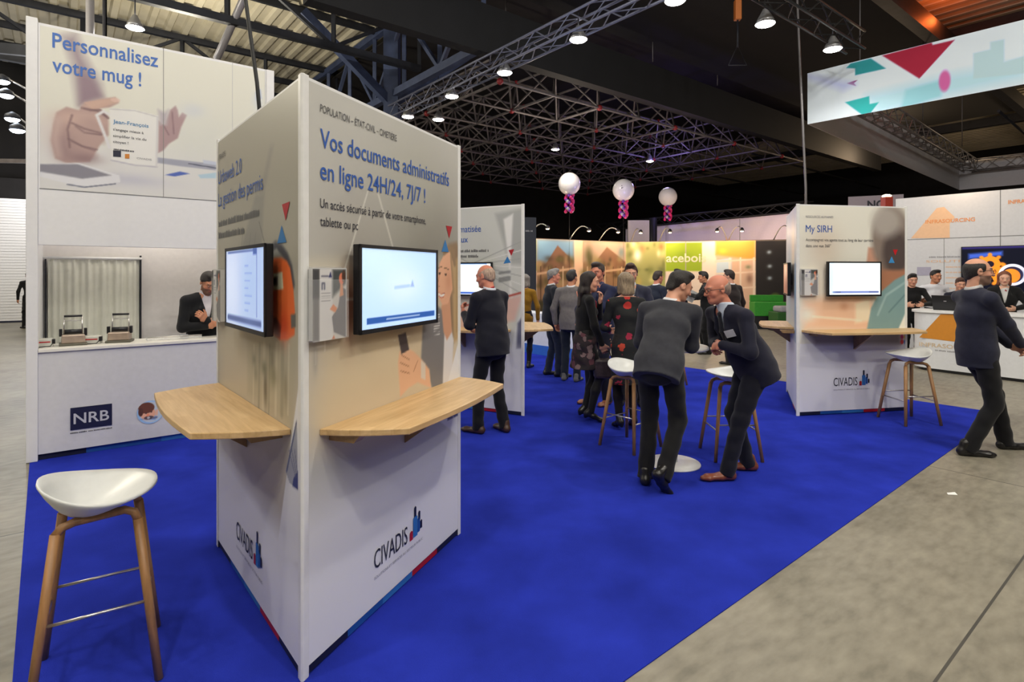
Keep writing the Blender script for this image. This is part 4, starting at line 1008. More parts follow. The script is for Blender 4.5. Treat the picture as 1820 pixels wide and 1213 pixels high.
for p, d, L in ((bc, bd_near, Ln), (bc, fa, Lf), (bc + bd_near * Ln, fa, Lf), (bc + fa * Lf, bd_near, Ln)):
    q = p + d * L; n = Vector((d.y, -d.x, 0)) * .004
    mb.add([(*(p + n).xy, BZ0), (*(q + n).xy, BZ0), (*(q - n).xy, BZ0), (*(p - n).xy, BZ0), (*(p + n).xy, BZ1), (*(q + n).xy, BZ1), (*(q - n).xy, BZ1), (*(p - n).xy, BZ1)],
           [(3, 2, 1, 0), (4, 5, 6, 7), (0, 1, 5, 4), (1, 2, 6, 5), (2, 3, 7, 6), (3, 0, 4, 7)])
mb.build('fabric', M_BANW, t, Matrix())
inn = (fa + bd_near) * .42
for k, (p, q) in enumerate(((bc + inn, bc + inn + fa * (Lf - .8)), (bc + inn, bc + inn + bd_near * (Ln - .8)), (bc + bd_near * (Ln - .8) + inn, bc + bd_near * (Ln - .8) + inn + fa * (Lf - .8)), (bc + inn + fa * (Lf - .8), bc + inn + fa * (Lf - .8) + bd_near * (Ln - .8)))):
    z = Vector((0, 0, 5.85)); o = truss(p + z, q + z, .42, .45, .028); [o.pop(k_, None) for k_ in ('label', 'category', 'group')]; o.name = 'frame_truss'; o.parent = t; o.matrix_basis = Matrix.Translation(-t.location)
for k, (a, b) in enumerate(((.8, .8), (6, .8), (11, .8), (.8, 6))):
    p = bc + fa * a + bd_near * b; mb = MB(); mb.tube([(*p.xy, 6.0), (*p.xy, 9.2)], .012, 5); mb.build('suspension_wire', mat('steel_wire'), t, Matrix())

# ================================================================ white and orange stand at the right
wl = at(1592, 300, 11.9); wl.z = 0; wd = (Vector((9.55, 10.15, 0)) - wl).normalized(); wr = wl + wd * 5.2
fw = Face(wl.xy, wr.xy); WH = 3.22
t = thing('stand_wall', wl, 'white panelled stand wall with a pale orange arrow at the right', 'stand wall')
mb = MB(); mb.box((0, 0, -.08), (fw.W, WH, 0)); mb.build('wall_panel', mat('stand_white', (.62, .62, .64), .5), t, fw.M)
M_ORP = mat('pale_orange', (.80, .50, .30), .5); M_ORT = mat('orange_text', (.78, .30, .10), .5); M_OR = mat('deep_orange', (.62, .24, .02), .5)
tri(t, fw, fw.pts([(1619, 424), (1688, 423), (1688, 398), (1697, 386), (1678, 368), (1665, 370)]), M_ORP, 'arrow_mark', .003)
for px, py, xe, m, cap in ((1645, 398, 1733, M_ORT, .075), (1792, 363, 1880, M_ORT, .075)):
    u_, z_ = fw.px(px, py); text('INFRASOURCING', t, fw, u_, z_, cap, m, fw.px(xe, py)[0] - u_, out=.006, bold=.02)
mb = MB()
for x in (1778,):
    u_, _ = fw.px(x, 400); mb.box((u_ - .006, 0, .001), (u_ + .006, WH, .004))
u_, z_ = fw.px(1700, 423); mb.box((0, z_ - .006, .001), (fw.W, z_ + .006, .004)); u_, _ = fw.px(1678, 450); mb.box((u_ - .004, 0, .001), (u_ + .004, z_, .004)); mb.build('panel_seam', mat('seam_grey'), t, fw.M)
u_, z_ = fw.px(1646, 467); text('SOLUTIONS', t, fw, u_, z_, .05, M_ORP, .9, out=.005); word_bars(t, fw, u_ + .05, z_ + .09, .5, .04, M_PALEINK, seed=12)
for k in range(5): u_, z_ = fw.px(1681, 476 + k * 9.5); word_bars(t, fw, u_, z_, .62 if k % 2 else .5, .028, M_ORP, seed=20 + k)
mb = MB(); mb.add([(u, z, .004) for u, z in fw.pts([(1630, 475), (1655, 475), (1655, 490), (1630, 490)])[::-1]], [(0, 1, 2, 3)]); mb.build('mauve_patch', mat('mauve', (.38, .36, .46), .5), t, fw.M)
lamp(fw.P(fw.px(1710, 345)[0], WH + .25, .55), 15, .06, (1, .72, .46), name='wall_spot')
def scr_gear(cv):
    cv.c[:] = (14, 16, 30); cv.poly([(0, .8), (1.6, .8), (1.6, .9), (0, .9)], (60, 50, 130), .05); cv.poly([(.1, .6), (.6, .66), (.6, .74), (.1, .7)], (60, 90, 190), .05)
    for cu, cz, r, c in ((.42, .5, .15, (244, 140, 40)), (.62, .28, .17, (244, 140, 40))):
        for k in range(8): a = k * math.pi / 4; cv.line([(cu, cz), (cu + math.cos(a) * r * 1.2, cz + math.sin(a) * r * 1.2)], .06, c)
        cv.ell(cu, cz, r, r, c, .06); cv.ell(cu, cz, r * .4, r * .4, (30, 24, 40), .1)
    cv.ell(.74, .30, .2, .2, (220, 220, 235), .05); cv.ell(.74, .30, .15, .15, (40, 36, 60), .05); cv.ell(.72, .28, .13, .13, (244, 140, 40), .1)
    cv.poly([(.95, .2), (1.4, .2), (1.4, .75), (.95, .75)], (120, 160, 220), .1); cv.blob(1.1, .3, .2, .1, (40, 60, 120), .8)
u_, z_ = fw.px(1800, 480); display(fw, u_, z_ + .02, 'large dark wall screen with orange gear wheels beyond the walking man', 1.5, .86, .03, .04, scr_gear, None)
# curved counter in front of it
k0 = ground(1612, 655); kd = (ground(1823, 683.5) - ground(1640, 660.5)).normalized(); kn = Vector((kd.y, -kd.x, 0)); kn = -kn if kn.y > 0 else kn
t = thing('reception_counter', k0, 'long white counter with an orange arrow in front of the white stand wall', 'counter')
kL = 5.0; fk = Face(k0.xy, (k0 + kd * kL).xy)
prof = []
for i in range(9):                                   # rounded left end
    a = math.pi * (.5 + .5 * i / 8); prof.append((.35 + .35 * math.cos(a), -.35 + .35 * math.sin(a)))
poly = [(kL, -.6), (kL, 0)] + prof + [(0, -.6)]
M2 = fk.M @ Matrix(((1, 0, 0, 0), (0, 0, 1, 0), (0, 1, 0, 0), (0, 0, 0, 1)))
mb = MB(); mb.prism([(a, b) for a, b in poly][::-1], .05, .985); mb.build('body', mat('counter_white', (.72, .73, .75), .4), t, M2)
mb = MB(); mb.prism([(a - (.03 if a < .3 else 0), b + (.03 if b > -.3 else 0)) for a, b in poly][::-1], .988, 1.03); mb.build('worktop', M_TRIM, t, M2, bevel=.004)
mb = MB(); mb.prism([(a + (.03 if a < .3 else 0), b - (.03 if b > -.3 else 0)) for a, b in poly][::-1], 0, .05); mb.build('plinth', M_BLACKP, t, M2)
tri(t, fk, fk.pts([(1634, 600), (1700, 608), (1700, 559), (1672, 559)]), M_OR, 'arrow_mark', .004)
u_, z_ = fk.px(1634, 615); text('INFRASOURCING', t, fk, u_, z_, .07, mat('sand_ink', (.66, .50, .32), .5), .95, out=.005, bold=.01); u_, z_ = fk.px(1662, 624); word_bars(t, fk, u_, z_, .5, .03, M_PALEINK, seed=31)
# laptop on the counter
p = k0 + kd * .50 + kn * -.22 + Vector((0, 0, 1.03)); q = thing('laptop', p, 'open black laptop seen from behind on the white and orange counter', 'laptop', rz=math.atan2(kd.y, kd.x))
MB().box((-.19, -.0, 0), (.19, .25, .018)).build('keyboard_base', M_BLACKP, q, None, .004)
mb = MB(); mb.prism([(-.0, .018), (-.07, .255), (-.08, .252), (-.012, .018)], -.19, .19, axis='x'); mb.build('lid', M_BLACKP, q, None, .002)
MB().box((-.02, -.055, .15), (.02, -.047, .165)).build('lid_badge', M_CHROME, q)
# dull sign strip and red lamp box behind it
t = thing('far_sign', at(1556, 356, 14.5), 'mauve sign strip with dark letters above the right kiosk', 'sign'); fs_ = Face(at(1508, 350, 14.8).xy, at(1606, 350, 14.3).xy)
u_, z_ = fs_.px(1508, 366); mb = MB(); mb.box((0, 2.9, -.06), (fs_.W, 3.66, 0)); mb.build('sign_board', mat('mauve_board', (.36, .31, .36), .6), t, fs_.M); text('NCI', t, fs_, .42, 3.34, .2, M_INK, .42, out=.01, bold=.03)
t = thing('lamp_box', at(1576, 356, 13.6), 'small red box with a glowing top above the right kiosk', 'lamp')
MB().box((-.09, -.09, -.42), (.09, .09, .07)).build('housing', mat('lamp_red', (.42, .05, .03), .5), t); MB().ball((0, 0, .1), (.1, .1, .04)).build('glow', mat('glow', (1, .8, .6), .5, emit=(1, .72, .45), estr=8), t)
MB().box((-.05, -.05, -3.3), (.05, .05, -.42)).build('post', M_STEEL, t)
# ================================================================ photo-walled stand at the back
M_PHOTO = print_mat('photo_wall', .5)
def photo_wall(fc, z0, z1, panels, name, label):
    t = thing('photo_wall', fc.P(fc.W / 2, 0), label, 'stand wall', 'photo walls of the green stand')
    mb = MB(); mb.box((0, 0, -.08), (fc.W, z1 + .02, -.004)); mb.build('panel_core', mat('plinth_brown', (.12, .09, .07), .6), t, fc.M)
    cv = Canvas(fc.W, z1 - z0, .03, (214, 196, 176)); panels(cv, fc)
    cv.build('photo_print', M_PHOTO, t, fc.M @ Matrix.Translation((0, z0, 0)), 1.15, z=.002)
    return t
def house(cv, u0, u1, seed, sky=(120, 160, 190)):
    r = random.Random(seed); h = cv.h; w = u1 - u0
    cv.poly([(u0, 0), (u1, 0), (u1, h), (u0, h)], (146, 112, 80), .02)
    cv.poly([(u0, h * .7), (u1, h * .6), (u1, h), (u0, h)], sky, .15)
    cv.poly([(u0 + w * .1, h * .55), (u0 + w * .55, h * .92), (u1, h * .7), (u1, h * .5)], (122, 86, 62), .04)
    for k in range(34): cv.blob(u0 + r.random() * w, h * (.35 + .4 * r.random()), .05 + .14 * r.random(), .05 + .12 * r.random(), r.choice([(70, 66, 34), (96, 88, 44), (150, 132, 84), (60, 48, 30), (176, 140, 100)]), .7)
    for k in range(5): x = u0 + w * (k + .5) / 5; cv.line([(x, 0), (x, h * .62)], .03 + .03 * r.random(), r.choice([(72, 48, 34), (206, 178, 140), (96, 68, 44)]))
    cv.line([(u0, h * .52), (u1, h * .6)], .07, (196, 160, 124)); cv.poly([(u0, 0), (u1, 0), (u1, h * .22), (u0, h * .15)], (64, 58, 36), .1)
def pgreen(cv, u0, u1):
    h = cv.h; cv.poly([(u0, 0), (u1, 0), (u1, h), (u0, h)], (222, 204, 184), .02); cv.poly([(u0, h * .56), (u1, h * .56), (u1, h * .98), (u0, h * .98)], (146, 170, 30), .02); cv.blob((u0 + u1) / 2, h * .8, .2, .12, (110, 140, 20), .5)
WT = 2.75
L0, Lm, Lr = at(905, 500, 17.3), at(1112, 500, 19.8), at(1404, 500, 18.4)
fl1 = Face(L0.xy, Lm.xy); fl2 = Face(Lm.xy, Lr.xy)
def pl1(cv, fc):
    U = lambda px: fc.px(px, 487)[0]
    pgreen(cv, 0, U(953)); cv.poly([(0, 0), (U(953), 0), (U(953), cv.h * .28), (0, cv.h * .28)], (62, 92, 30), .05)
    house(cv, U(954), U(1020), 3, (110, 150, 178)); cv.poly([(U(1021), 0), (U(1040), 0), (U(1040), cv.h), (U(1021), cv.h)], (222, 186, 150), .03)
    house(cv, U(1036), U(1112), 5, (176, 150, 130)); cv.blob(U(1046), cv.h * .8, .16, .3, (70, 72, 34), .8); cv.blob(U(1104), cv.h * .85, .14, .2, (92, 120, 128), .8)
def pl2(cv, fc):
    U = lambda px: fc.px(px, 487)[0]; r = random.Random(4); h = cv.h
    cv.poly([(0, 0), (U(1182), 0), (U(1182), h), (0, h)], (150, 150, 86), .02)
    for k in range(46): cv.blob(r.random() * U(1182), h * r.random(), .05 + .1 * r.random(), .05 + .12 * r.random(), r.choice([(206, 200, 130), (106, 112, 50), (186, 160, 80), (230, 222, 180), (84, 92, 44), (150, 96, 50)]), .7)
    cv.blob(U(1133), h * .8, .12, .2, (240, 236, 220), .9); cv.blob(U(1122), h * .5, .2, .3, (120, 140, 90), .7); cv.poly([(0, 0), (U(1182), 0), (U(1182), h * .3), (0, h * .36)], (130, 160, 166), .15)
    pgreen(cv, U(1183), U(1248)); cv.poly([(U(1248), 0), (U(1272), 0), (U(1272), h), (U(1248), h)], (232, 216, 196), .02); cv.line([(U(1219), 0), (U(1219), h)], .03, (170, 160, 140))
    cv.poly([(U(1272), 0), (U(1342), 0), (U(1342), h), (U(1272), h)], (214, 176, 146), .02); cv.poly([(U(1272), h * .8), (U(1342), h * .72), (U(1342), h), (U(1272), h)], (226, 156, 60), .1); cv.blob(U(1285), h * .85, .15, .1, (190, 196, 60), .8)
    cv.poly([(U(1272), h * .5), (U(1300), h * .52), (U(1300), h * .75), (U(1272), h * .72)], (190, 206, 214), .05)
    for px in (1272, 1297, 1316, 1340): cv.line([(U(px), 0), (U(px), h * .75)], .05, (238, 214, 190))
    for z in (.3, .52, .7): cv.line([(U(1272), h * z), (U(1342), h * (z + .03))], .05, (236, 206, 178))
    cv.blob(U(1332), h * .45, .1, .16, (120, 86, 70), .7); cv.blob(U(1330), h * .62, .08, .06, (84, 110, 70), .6); cv.blob(U(1285), h * .3, .15, .1, (150, 110, 90), .6)
    cv.poly([(U(1343), 0), (U(1410), 0), (U(1410), h), (U(1343), h)], (26, 20, 16), .02)
    for px, z in ((1367, .83), (1368, .63), (1368, .46)): cv.blob(U(px), h * z, .07, .06, (170, 190, 200), .9)
    cv.ell(U(1378), h * .12, .22, .30, (70, 92, 34), .3); cv.ell(U(1385), h * .10, .45, .06, (120, 96, 78), .3)
W1 = photo_wall(fl1, .45, WT, pl1, 'a', 'warm lit photo wall with a green end panel and house pictures at the back')
W2 = photo_wall(fl2, .45, WT, pl2, 'b', 'warm lit photo wall with green panels, leaves and a black picture at the back')
u_, z_ = fl1.px(932, 468); text('acebo', W1, fl1, u_ + .28, z_, .38, mat('cream_ink', (.80, .78, .5), .5), 1.05, 'R', out=.01, bold=.02)
u_, z_ = fl2.px(1184, 466); text('acebois', W2, fl2, u_, z_, .30, mat('cream_ink'), 1.3, out=.01, bold=.02)
# arm lamps over the photo walls
def arm_lamp(fc, u, label, watts=40, side=1):
    P0 = fc.P(u, WT, .0); t = thing('arm_lamp', P0, label, 'lamp', 'arm lamps over the photo walls')
    n, uu = fc.n, fc.u; pts = []
    for k in range(9):
        a = k / 8; pts.append(n * (.02 + .55 * a) + uu * (side * .35 * a) + Vector((0, 0, .02 + .42 * math.sin(a * 2.3))))
    mb = MB(); mb.tube(pts, .018, 8); mb.build('arm', M_CHROME, t)
    e = pts[-1]
    mb = MB(); mb.lathe([(.02, .06), (.06, .02), (.075, -.06), (.07, -.06), (.05, .02)], c=e, n=14); mb.build('lamp_shade', M_BLACKP, t)
    MB().ball((e.x, e.y, e.z - .05), (.055, .055, .03), 12, 8).build('bulb', mat('warm_bulb', (1, .9, .7), .5, emit=(1, .8, .55), estr=10), t)
    lamp(tuple(e + Vector((0, 0, -.12)) + n * .05), watts, .05, (1, .70, .42), name='arm_light', parent=t)
for fc, px, lb in ((fl1, 938, 'curved arm lamp over the green end panel, leftmost on the photo wall'), (fl1, 1012, 'curved arm lamp over the house pictures, second on the left photo wall'), (fl1, 1064, 'curved arm lamp over the house pictures, third on the left photo wall'),
                   (fl2, 1122, 'small lamp over the leafy picture near the photo walls corner'), (fl2, 1172, 'small lamp beside the black pole over the leafy picture')):
    arm_lamp(fc, fc.px(px, 425)[0], lb)
arm_lamp(fl2, fl2.px(1292, 425)[0], 'left one of two lamps curving apart over the white window picture', 42, -1); arm_lamp(fl2, fl2.px(1292, 425)[0] + .05, 'right one of two lamps curving apart over the white window picture', 42, 1)
arm_lamp(fl2, fl2.px(1375, 428)[0], 'arm lamp over the black picture panel at the back', 8)
# low curved white plinth before the photo wall
pc = ground(965, 624); t = thing('curved_plinth', pc, 'low curved white counter with a blue foot strip beyond the people', 'counter')
def arc(r0, n=28, a0=150, a1=395):
    return [(r0 * math.cos(math.radians(a0 + (a1 - a0) * i / n)), r0 * math.sin(math.radians(a0 + (a1 - a0) * i / n))) for i in range(n + 1)]
q0, q1 = ground(900, 616), ground(1030, 640); d = (q1 - q0); mid = (q0 + q1) / 2; nn = Vector((d.y, -d.x, 0)).normalized(); nn = nn if nn.y < 0 else -nn
outer = []
for i in range(21):
    s = i / 20; outer.append(q0 + d * s + nn * (.25 * 4 * s * (1 - s)))
inner = [p - nn * .45 for p in outer[::-1]]
mb = MB(); mb.prism([(p - pc).xy for p in outer + inner], .2, .84); mb.build('body', mat('lit_white', (.82, .86, .93), .4), t)
mb = MB(); mb.prism([(p - pc).xy + nn.xy * .01 for p in outer + inner], .006, .2); mb.build('foot_strip', mat('foot_blue', (.03, .16, .62), .5), t)
lamp(ground(985, 650) + Vector((0, -.3, 3.6)), 60, .1, (.75, .85, 1), name='cool_spot')
# mauve wall farther back with a truss along its top
m0, m1 = at(1112, 430, 25), at(1425, 430, 18.2); fm = Face(m0.xy, m1.xy)
t = thing('mauve_stand_wall', fm.P(fm.W / 2, 0), 'tall mauve lit wall behind the photo walls', 'stand wall')
mb = MB(); mb.box((0, 0, -.1), (fm.W, 3.62, 0)); mb.build('wall_panel', mat('mauve_wall', (.60, .53, .62), .6), t, fm.M)
mb = MB()
for px in (1184, 1315):
    u_, _ = fm.px(px, 410); mb.box((u_ - .012, 0, .001), (u_ + .012, 3.6, .005))
mb.build('panel_seam', mat('seam_grey'), t, fm.M)
truss(fm.P(-1.8, 3.80, .0), fm.P(fm.W + .3, 3.80, .0), .30, .5, .03, label='grey truss running along the top of the mauve wall', m=mat('truss_black'))
lamp(fm.P(4.5, 4.4, 2.2), 70, .3, (.66, .54, 1), name='mauve_light'); lamp(fm.P(8.2, 3.4, 1.6), 30, .3, (.85, .7, .8), name='mauve_light')
mb = MB(); o_ = at(1118, 410, 23.5); mb.box((-.05, -.05, -o_.z), (1.05, .05, .42)); o = mb.build('cream_panel', mat('cream_board', (.52, .47, .40), .6)); o.location = o_; prop(o, 'cream board standing left of the black pole behind the photo walls', 'panel')
o_ = at(1161, 410, 21); t = thing('black_pole', (o_.x, o_.y, 0), 'thick black pole before the mauve wall', 'pole'); MB().tube([(0, 0, 0), (0, 0, 3.72)], .14, 14).build('shaft', M_BLACKP, t); MB().box((-.22, -.22, 0), (.22, .22, .05)).build('foot', M_BLACKP, t)
# dark board with small logo behind the left end of the photo wall
fd = Face(at(928, 400, 16.5).xy, at(953, 400, 16.6).xy); t = thing('dark_sign', fd.P(fd.W / 2, 0), 'dark blue sign board behind the left end of the photo wall', 'sign'); mb = MB(); mb.box((-1.2, 0, -.06), (fd.W, 3.3, 0)); mb.build('board', mat('night_blue', (.012, .016, .028), .5), t, fd.M); u_, z_ = fd.px(934, 412); word_bars(t, fd, u_, z_, .2, .05, M_PALEINK, seed=41)
# green bench and low seats on the concrete beyond the right kiosk
M_GREEN = mat('green_fabric', (.03, .27, .02), .7, noise=.08)
p = at(1366, 590, 17.2); p.z = 0; t = thing('green_bench', p, 'bright green block bench left of the right kiosk', 'bench', rz=math.radians(-8))
MB().box((-.48, -.3, .38), (.48, .3, .80)).build('seat', M_GREEN, t, None, .02); MB().box((-.48, .16, .80), (.48, .3, 1.0)).build('backrest', M_GREEN, t, None, .02); MB().box((-.52, -.32, 0), (.52, .32, .38)).build('plinth', M_BLACKP, t)
p = at(1392, 590, 16.4); p.z = 0; t = thing('green_bench', p, 'dark green low seat with a grey cushion just left of the right kiosk', 'bench')
MB().box((-.3, -.3, .2), (.5, .3, .55)).build('seat', mat('dark_green_fabric', (.02, .10, .015), .7), t, None, .02); MB().box((-.3, -.3, .0), (.5, .3, .2)).build('plinth', M_BLACKP, t); MB().box((-.2, -.25, .55), (.4, .25, .72)).build('cushion', mat('grey_cushion', (.3, .3, .33), .8), t, None, .05)

# ================================================================ balloons
def balloon(px, py, rp, Y, label, tint):
    c = at(px, py, Y); R = rp / F * Y
    t = thing('balloon', c, label, 'balloon', 'large white balloons with tails')
    MB().ball((0, 0, 0), (R, R, R * 1.03), 32, 20).build('envelope', mat('balloon_white', (.82, .80, .82), .22, spec=.6), t)
    ms = [mat('pink_foil', (.62, .02, .16), .25), mat('purple_foil', (.16, .03, .34), .25), mat('silver_foil', (.5, .5, .56), .2, metal=.4)]
    for k in range(34):
        a = k * 2.25; z = -R * 1.02 - .0155 * k * (R / .33); r_ = .11 * R / .33
        mb = MB(); mb.ball((r_ * math.cos(a), r_ * math.sin(a), z), .052 * R / .33, 10, 7); mb.build('small_balloon', ms[(0, 0, 1, 0, 2, 0, 1)[(k * 3) % 7]], t)
    MB().tube([(0, 0, -R * 1.0), (0, 0, -c.z + .03)], .004, 4).build('tether', M_CABLE, t); MB().box((-.08, -.08, -c.z), (.08, .08, -c.z + .05)).build('weight', M_BLACKP, t)
    return t, R
balloon(1012, 327, 19.5, 17.0, 'big white balloon with a pink and purple tail, leftmost and largest of the three', 0)
b2, R2 = balloon(1108, 338, 19, 18.2, 'big white balloon with a dark mark and a pink tail, middle of the three', 1)
balloon(1187, 350, 16, 20.0, 'big white balloon glowing mauve with a pink tail, rightmost and smallest of the three', 1)
mb = MB(); a = R2 * 1.004
for (x0, z0, x1_, z1_) in ((-.12, .02, -.07, .16), (-.13, .0, -.10, .1)):
    mb.add([(x0, -math.sqrt(max(0, a * a - x0 * x0 - z0 * z0)), z0), (x1_, -math.sqrt(a * a - x1_ * x1_ - z0 * z0), z0), (x1_, -math.sqrt(a * a - x1_ * x1_ - z1_ * z1_), z1_), (x0, -math.sqrt(a * a - x0 * x0 - z1_ * z1_), z1_)], [(0, 1, 2, 3)])
mb.build('printed_mark', M_NAVY, b2)
lamp(at(1130, 395, 16.2), 50, .15, (.50, .38, 1), name='mauve_light'); lamp(at(1180, 300, 21.5), 120, .2, (.36, .28, 1), name='mauve_light'); lamp(at(1000, 270, 16), 90, .1, (1, .88, .72), name='warm_light')

# ================================================================ far left: roller door, floodlights
d0, d1 = HC(-3.2, B1 - .16), HC(1.4, B1 - .16)
d0 = at(-160, 500, 18.0); d1 = at(75, 500, 19.6); fr = Face(d0.xy, d1.xy)
t = bpy.data.objects.new('door_1', None); COL.objects.link(t); t.location = fr.P(fr.W / 2, 0); t['kind'] = 'structure'
mb = MB(); n = 44
for k in range(n):
    z0 = .05 + k * 4.15 / n; mb.box((0, z0, -.03 - .012 * (k % 2)), (fr.W, z0 + 4.15 / n - .012, .0 + .008 * (k % 2)))
mb.box((0, .02, -.05), (fr.W, 4.2, -.03)); mb.build('slats', mat('shutter_white', (.80, .79, .78), .5), t, fr.M)
mb = MB(); mb.box((0, 0, -.04), (fr.W, .06, .03)); mb.build('bottom_bar', M_NAVY, t, fr.M)
lamp(fr.P(3.2, 4.4, 2.4), 260, .3, (.95, .95, 1), name='door_light')
prop(MB().box((-.5, 0, -.3), (fr.W + 1.2, 4.9, -.07)).build('wall_door', M_DARKWALL, None, fr.M), kind='structure')
tp = at(66, 200, 10.4); truss((tp.x, tp.y, .1), (tp.x, tp.y, 6.0), .3, .45, .025, label='upright truss tower behind the left edge of the mug booth carrying the floodlights', m=M_STEEL)
for px, py, lb in ((4, 145, 'blue-white floodlight on an arm, top one of four at the left edge'), (11, 170, 'blue-white floodlight on an arm, second from the top at the left edge'), (22, 212, 'blue-white floodlight on an arm, third from the top at the left edge'), (31, 232, 'blue-white floodlight on an arm, lowest of four at the left edge')):
    c = at(px, py, 10.0); t = thing('floodlight', c, lb, 'floodlight', 'floodlights on the truss tower')
    MB().lathe([(.02, .13), (.10, .08), (.12, .0), (.11, .0), (.08, .07)], n=16).build('reflector', M_STEEL, t); MB().ball((0, 0, .0), (.105, .105, .05), 16, 8).build('lens', mat('flood_lens', (.9, .95, 1), .4, emit=(.78, .88, 1), estr=30), t)
    e = Vector((tp.x, tp.y, c.z - .12)) - c; MB().tube([(0, 0, .1), tuple(e * .5 + Vector((0, 0, .06))), tuple(e)], .016, 6).build('arm', M_CHROME, t)
    if py in (145, 232): lamp((0, -.05, -.1), 40, .1, (.8, .9, 1), name='bulb', parent=t)
mb = MB(); bar(mb, at(-80, 285, 14), at(62, 287, 14), .06, .1); prop(mb.build('wall_rail', M_ALUD), 'thin grey rail on the dark wall above the roller door', 'rail')
mb = MB(); bar(mb, at(-80, 78, 12), at(62, 92, 12), .1, .22); prop(mb.build('roof_beam', M_STEEL), 'dark beam at the far left above the floodlights', 'roof beam')

# scrap of paper on the concrete
p = ground(1691, 879); mb = MB(); mb.add([(-.035, -.012, .002), (.03, -.022, .003), (.035, .012, .012), (-.02, .02, .004), (0, .0, .014)], [(0, 1, 4), (1, 2, 4), (2, 3, 4), (3, 0, 4), (3, 2, 1, 0)])
o = mb.build('paper_scrap', mat('paper_bright', (.85, .85, .83), .7)); o.location = p; prop(o, 'small crumpled white scrap of paper on the concrete', 'litter')
# ================================================================== people: smooth tapered volumes meshed into continuous surfaces
def surface(prims, cuts=(), vox=.009, fine=(), noise=0.0, nseed=0, pad=.03, gk=0.0):
    """prims: list of groups [(k, [prim, ...]), ...]; cuts: functions(X, Y, Z) -> signed value, kept where < 0.
    fine: list of (lo, hi, voxel) boxes that get a finer grid. Returns verts, quads."""
    lo = np.full(3, 1e9); hi = np.full(3, -1e9)
    for k, ps in prims:
        for p in ps:
            if p['op'] == '-': continue
            l, h = bounds(p); lo = np.minimum(lo, l); hi = np.maximum(hi, h)
    lo -= pad; hi += pad
    ax = []
    for d in range(3):
        xs = []; x = lo[d]
        while x < hi[d] + vox:
            xs.append(x); st = vox
            for a, b, v in fine:
                if a[d] - v <= x <= b[d]: st = min(st, v)
            x += st
        ax.append(np.array(xs))
    X, Y, Z = ax
    f = np.full((len(X), len(Y), len(Z)), 1.0, np.float32)
    for k, ps in prims:
        g = np.full(f.shape, 1.0, np.float32) if len(prims) > 1 else f
        for p in ps:
            l, h = bounds(p); m = k + .05
            i0 = [np.searchsorted(a, l[d] - m) for d, a in enumerate(ax)]; i1 = [np.searchsorted(a, h[d] + m) for d, a in enumerate(ax)]
            sl = tuple(slice(max(0, a), max(0, b)) for a, b in zip(i0, i1))
            if any(s.stop <= s.start for s in sl): continue
            d = dist(p, X[sl[0]][:, None, None], Y[sl[1]][None, :, None], Z[sl[2]][None, None, :]).astype(np.float32)
            a = g[sl]
            if p['op'] == '-':
                kk = p.get('k', .01); h_ = np.clip(.5 - .5 * (a + d) / kk, 0, 1); g[sl] = a * (1 - h_) - d * h_ + kk * h_ * (1 - h_)
            else:
                kk = p.get('k', k); h_ = np.clip(.5 + .5 * (a - d) / kk, 0, 1); g[sl] = a * (1 - h_) + d * h_ - kk * h_ * (1 - h_)
        if len(prims) > 1:
            if gk:
                h_ = np.clip(.5 + .5 * (f - g) / gk, 0, 1); f = f * (1 - h_) + g * h_ - gk * h_ * (1 - h_)
            else: f = np.minimum(f, g)
    Xb, Yb, Zb = X[:, None, None], Y[None, :, None], Z[None, None, :]
    if noise:
        s = nseed
        f += noise * (np.sin(31 * Xb + 17 * Zb + s) * np.sin(23 * Yb + 29 * Zb + 1.3 * s) + .7 * np.sin(47 * Zb + 19 * Xb - 13 * Yb + 2 * s)).astype(np.float32)
    for c in cuts: f = np.maximum(f, c(Xb, Yb, Zb).astype(np.float32))
    # naive surface nets
    s = f < 0
    n = np.zeros(tuple(d - 1 for d in f.shape), np.int8)
    C = [(i, j, k) for i in (0, 1) for j in (0, 1) for k in (0, 1)]
    def sub(a, o): return a[o[0]:o[0] + n.shape[0], o[1]:o[1] + n.shape[1], o[2]:o[2] + n.shape[2]]
    for o in C: n += sub(s, o)
    act = (n > 0) & (n < 8); I = np.argwhere(act)
    if len(I) == 0: return np.zeros((0, 3)), np.zeros((0, 4), int)
    idx = np.full(n.shape, -1, np.int64); idx[act] = np.arange(len(I))
    acc = np.zeros((len(I), 3)); cnt = np.zeros(len(I))
    val = {o: f[I[:, 0] + o[0], I[:, 1] + o[1], I[:, 2] + o[2]] for o in C}
    pos = {o: np.stack([X[I[:, 0] + o[0]], Y[I[:, 1] + o[1]], Z[I[:, 2] + o[2]]], 1) for o in C}
    for o in C:
        for d in range(3):
            if o[d]: continue
            q = list(o); q[d] = 1; q = tuple(q)
            a, b = val[o], val[q]; m = (a < 0) != (b < 0)
            if not m.any(): continue
            t = (a[m] / (a[m] - b[m]))[:, None]
            acc[m] += pos[o][m] + (pos[q][m] - pos[o][m]) * t; cnt[m] += 1
    V = acc / cnt[:, None]
    Q = []
    for d in range(3):
        a = [slice(1, -1)] * 3; a[d] = slice(0, -1); b = [slice(1, -1)] * 3; b[d] = slice(1, None)
        sa, sb = s[tuple(a)], s[tuple(b)]
        for flip in (False, True):
            m = (sa & ~sb) if not flip else (~sa & sb)
            E = np.argwhere(m)
            if len(E) == 0: continue
            E = E + np.array([0 if k == d else 1 for k in range(3)])
            u, v = [k for k in range(3) if k != d]
            eu = np.eye(3, dtype=int)[u]; ev = np.eye(3, dtype=int)[v]
            q = [E - eu - ev, E - ev, E, E - eu]
            qi = np.stack([idx[tuple(x.T)] for x in q], 1)
            if (d == 1) != flip: qi = qi[:, ::-1]
            Q.append(qi)
    return V, np.concatenate(Q)

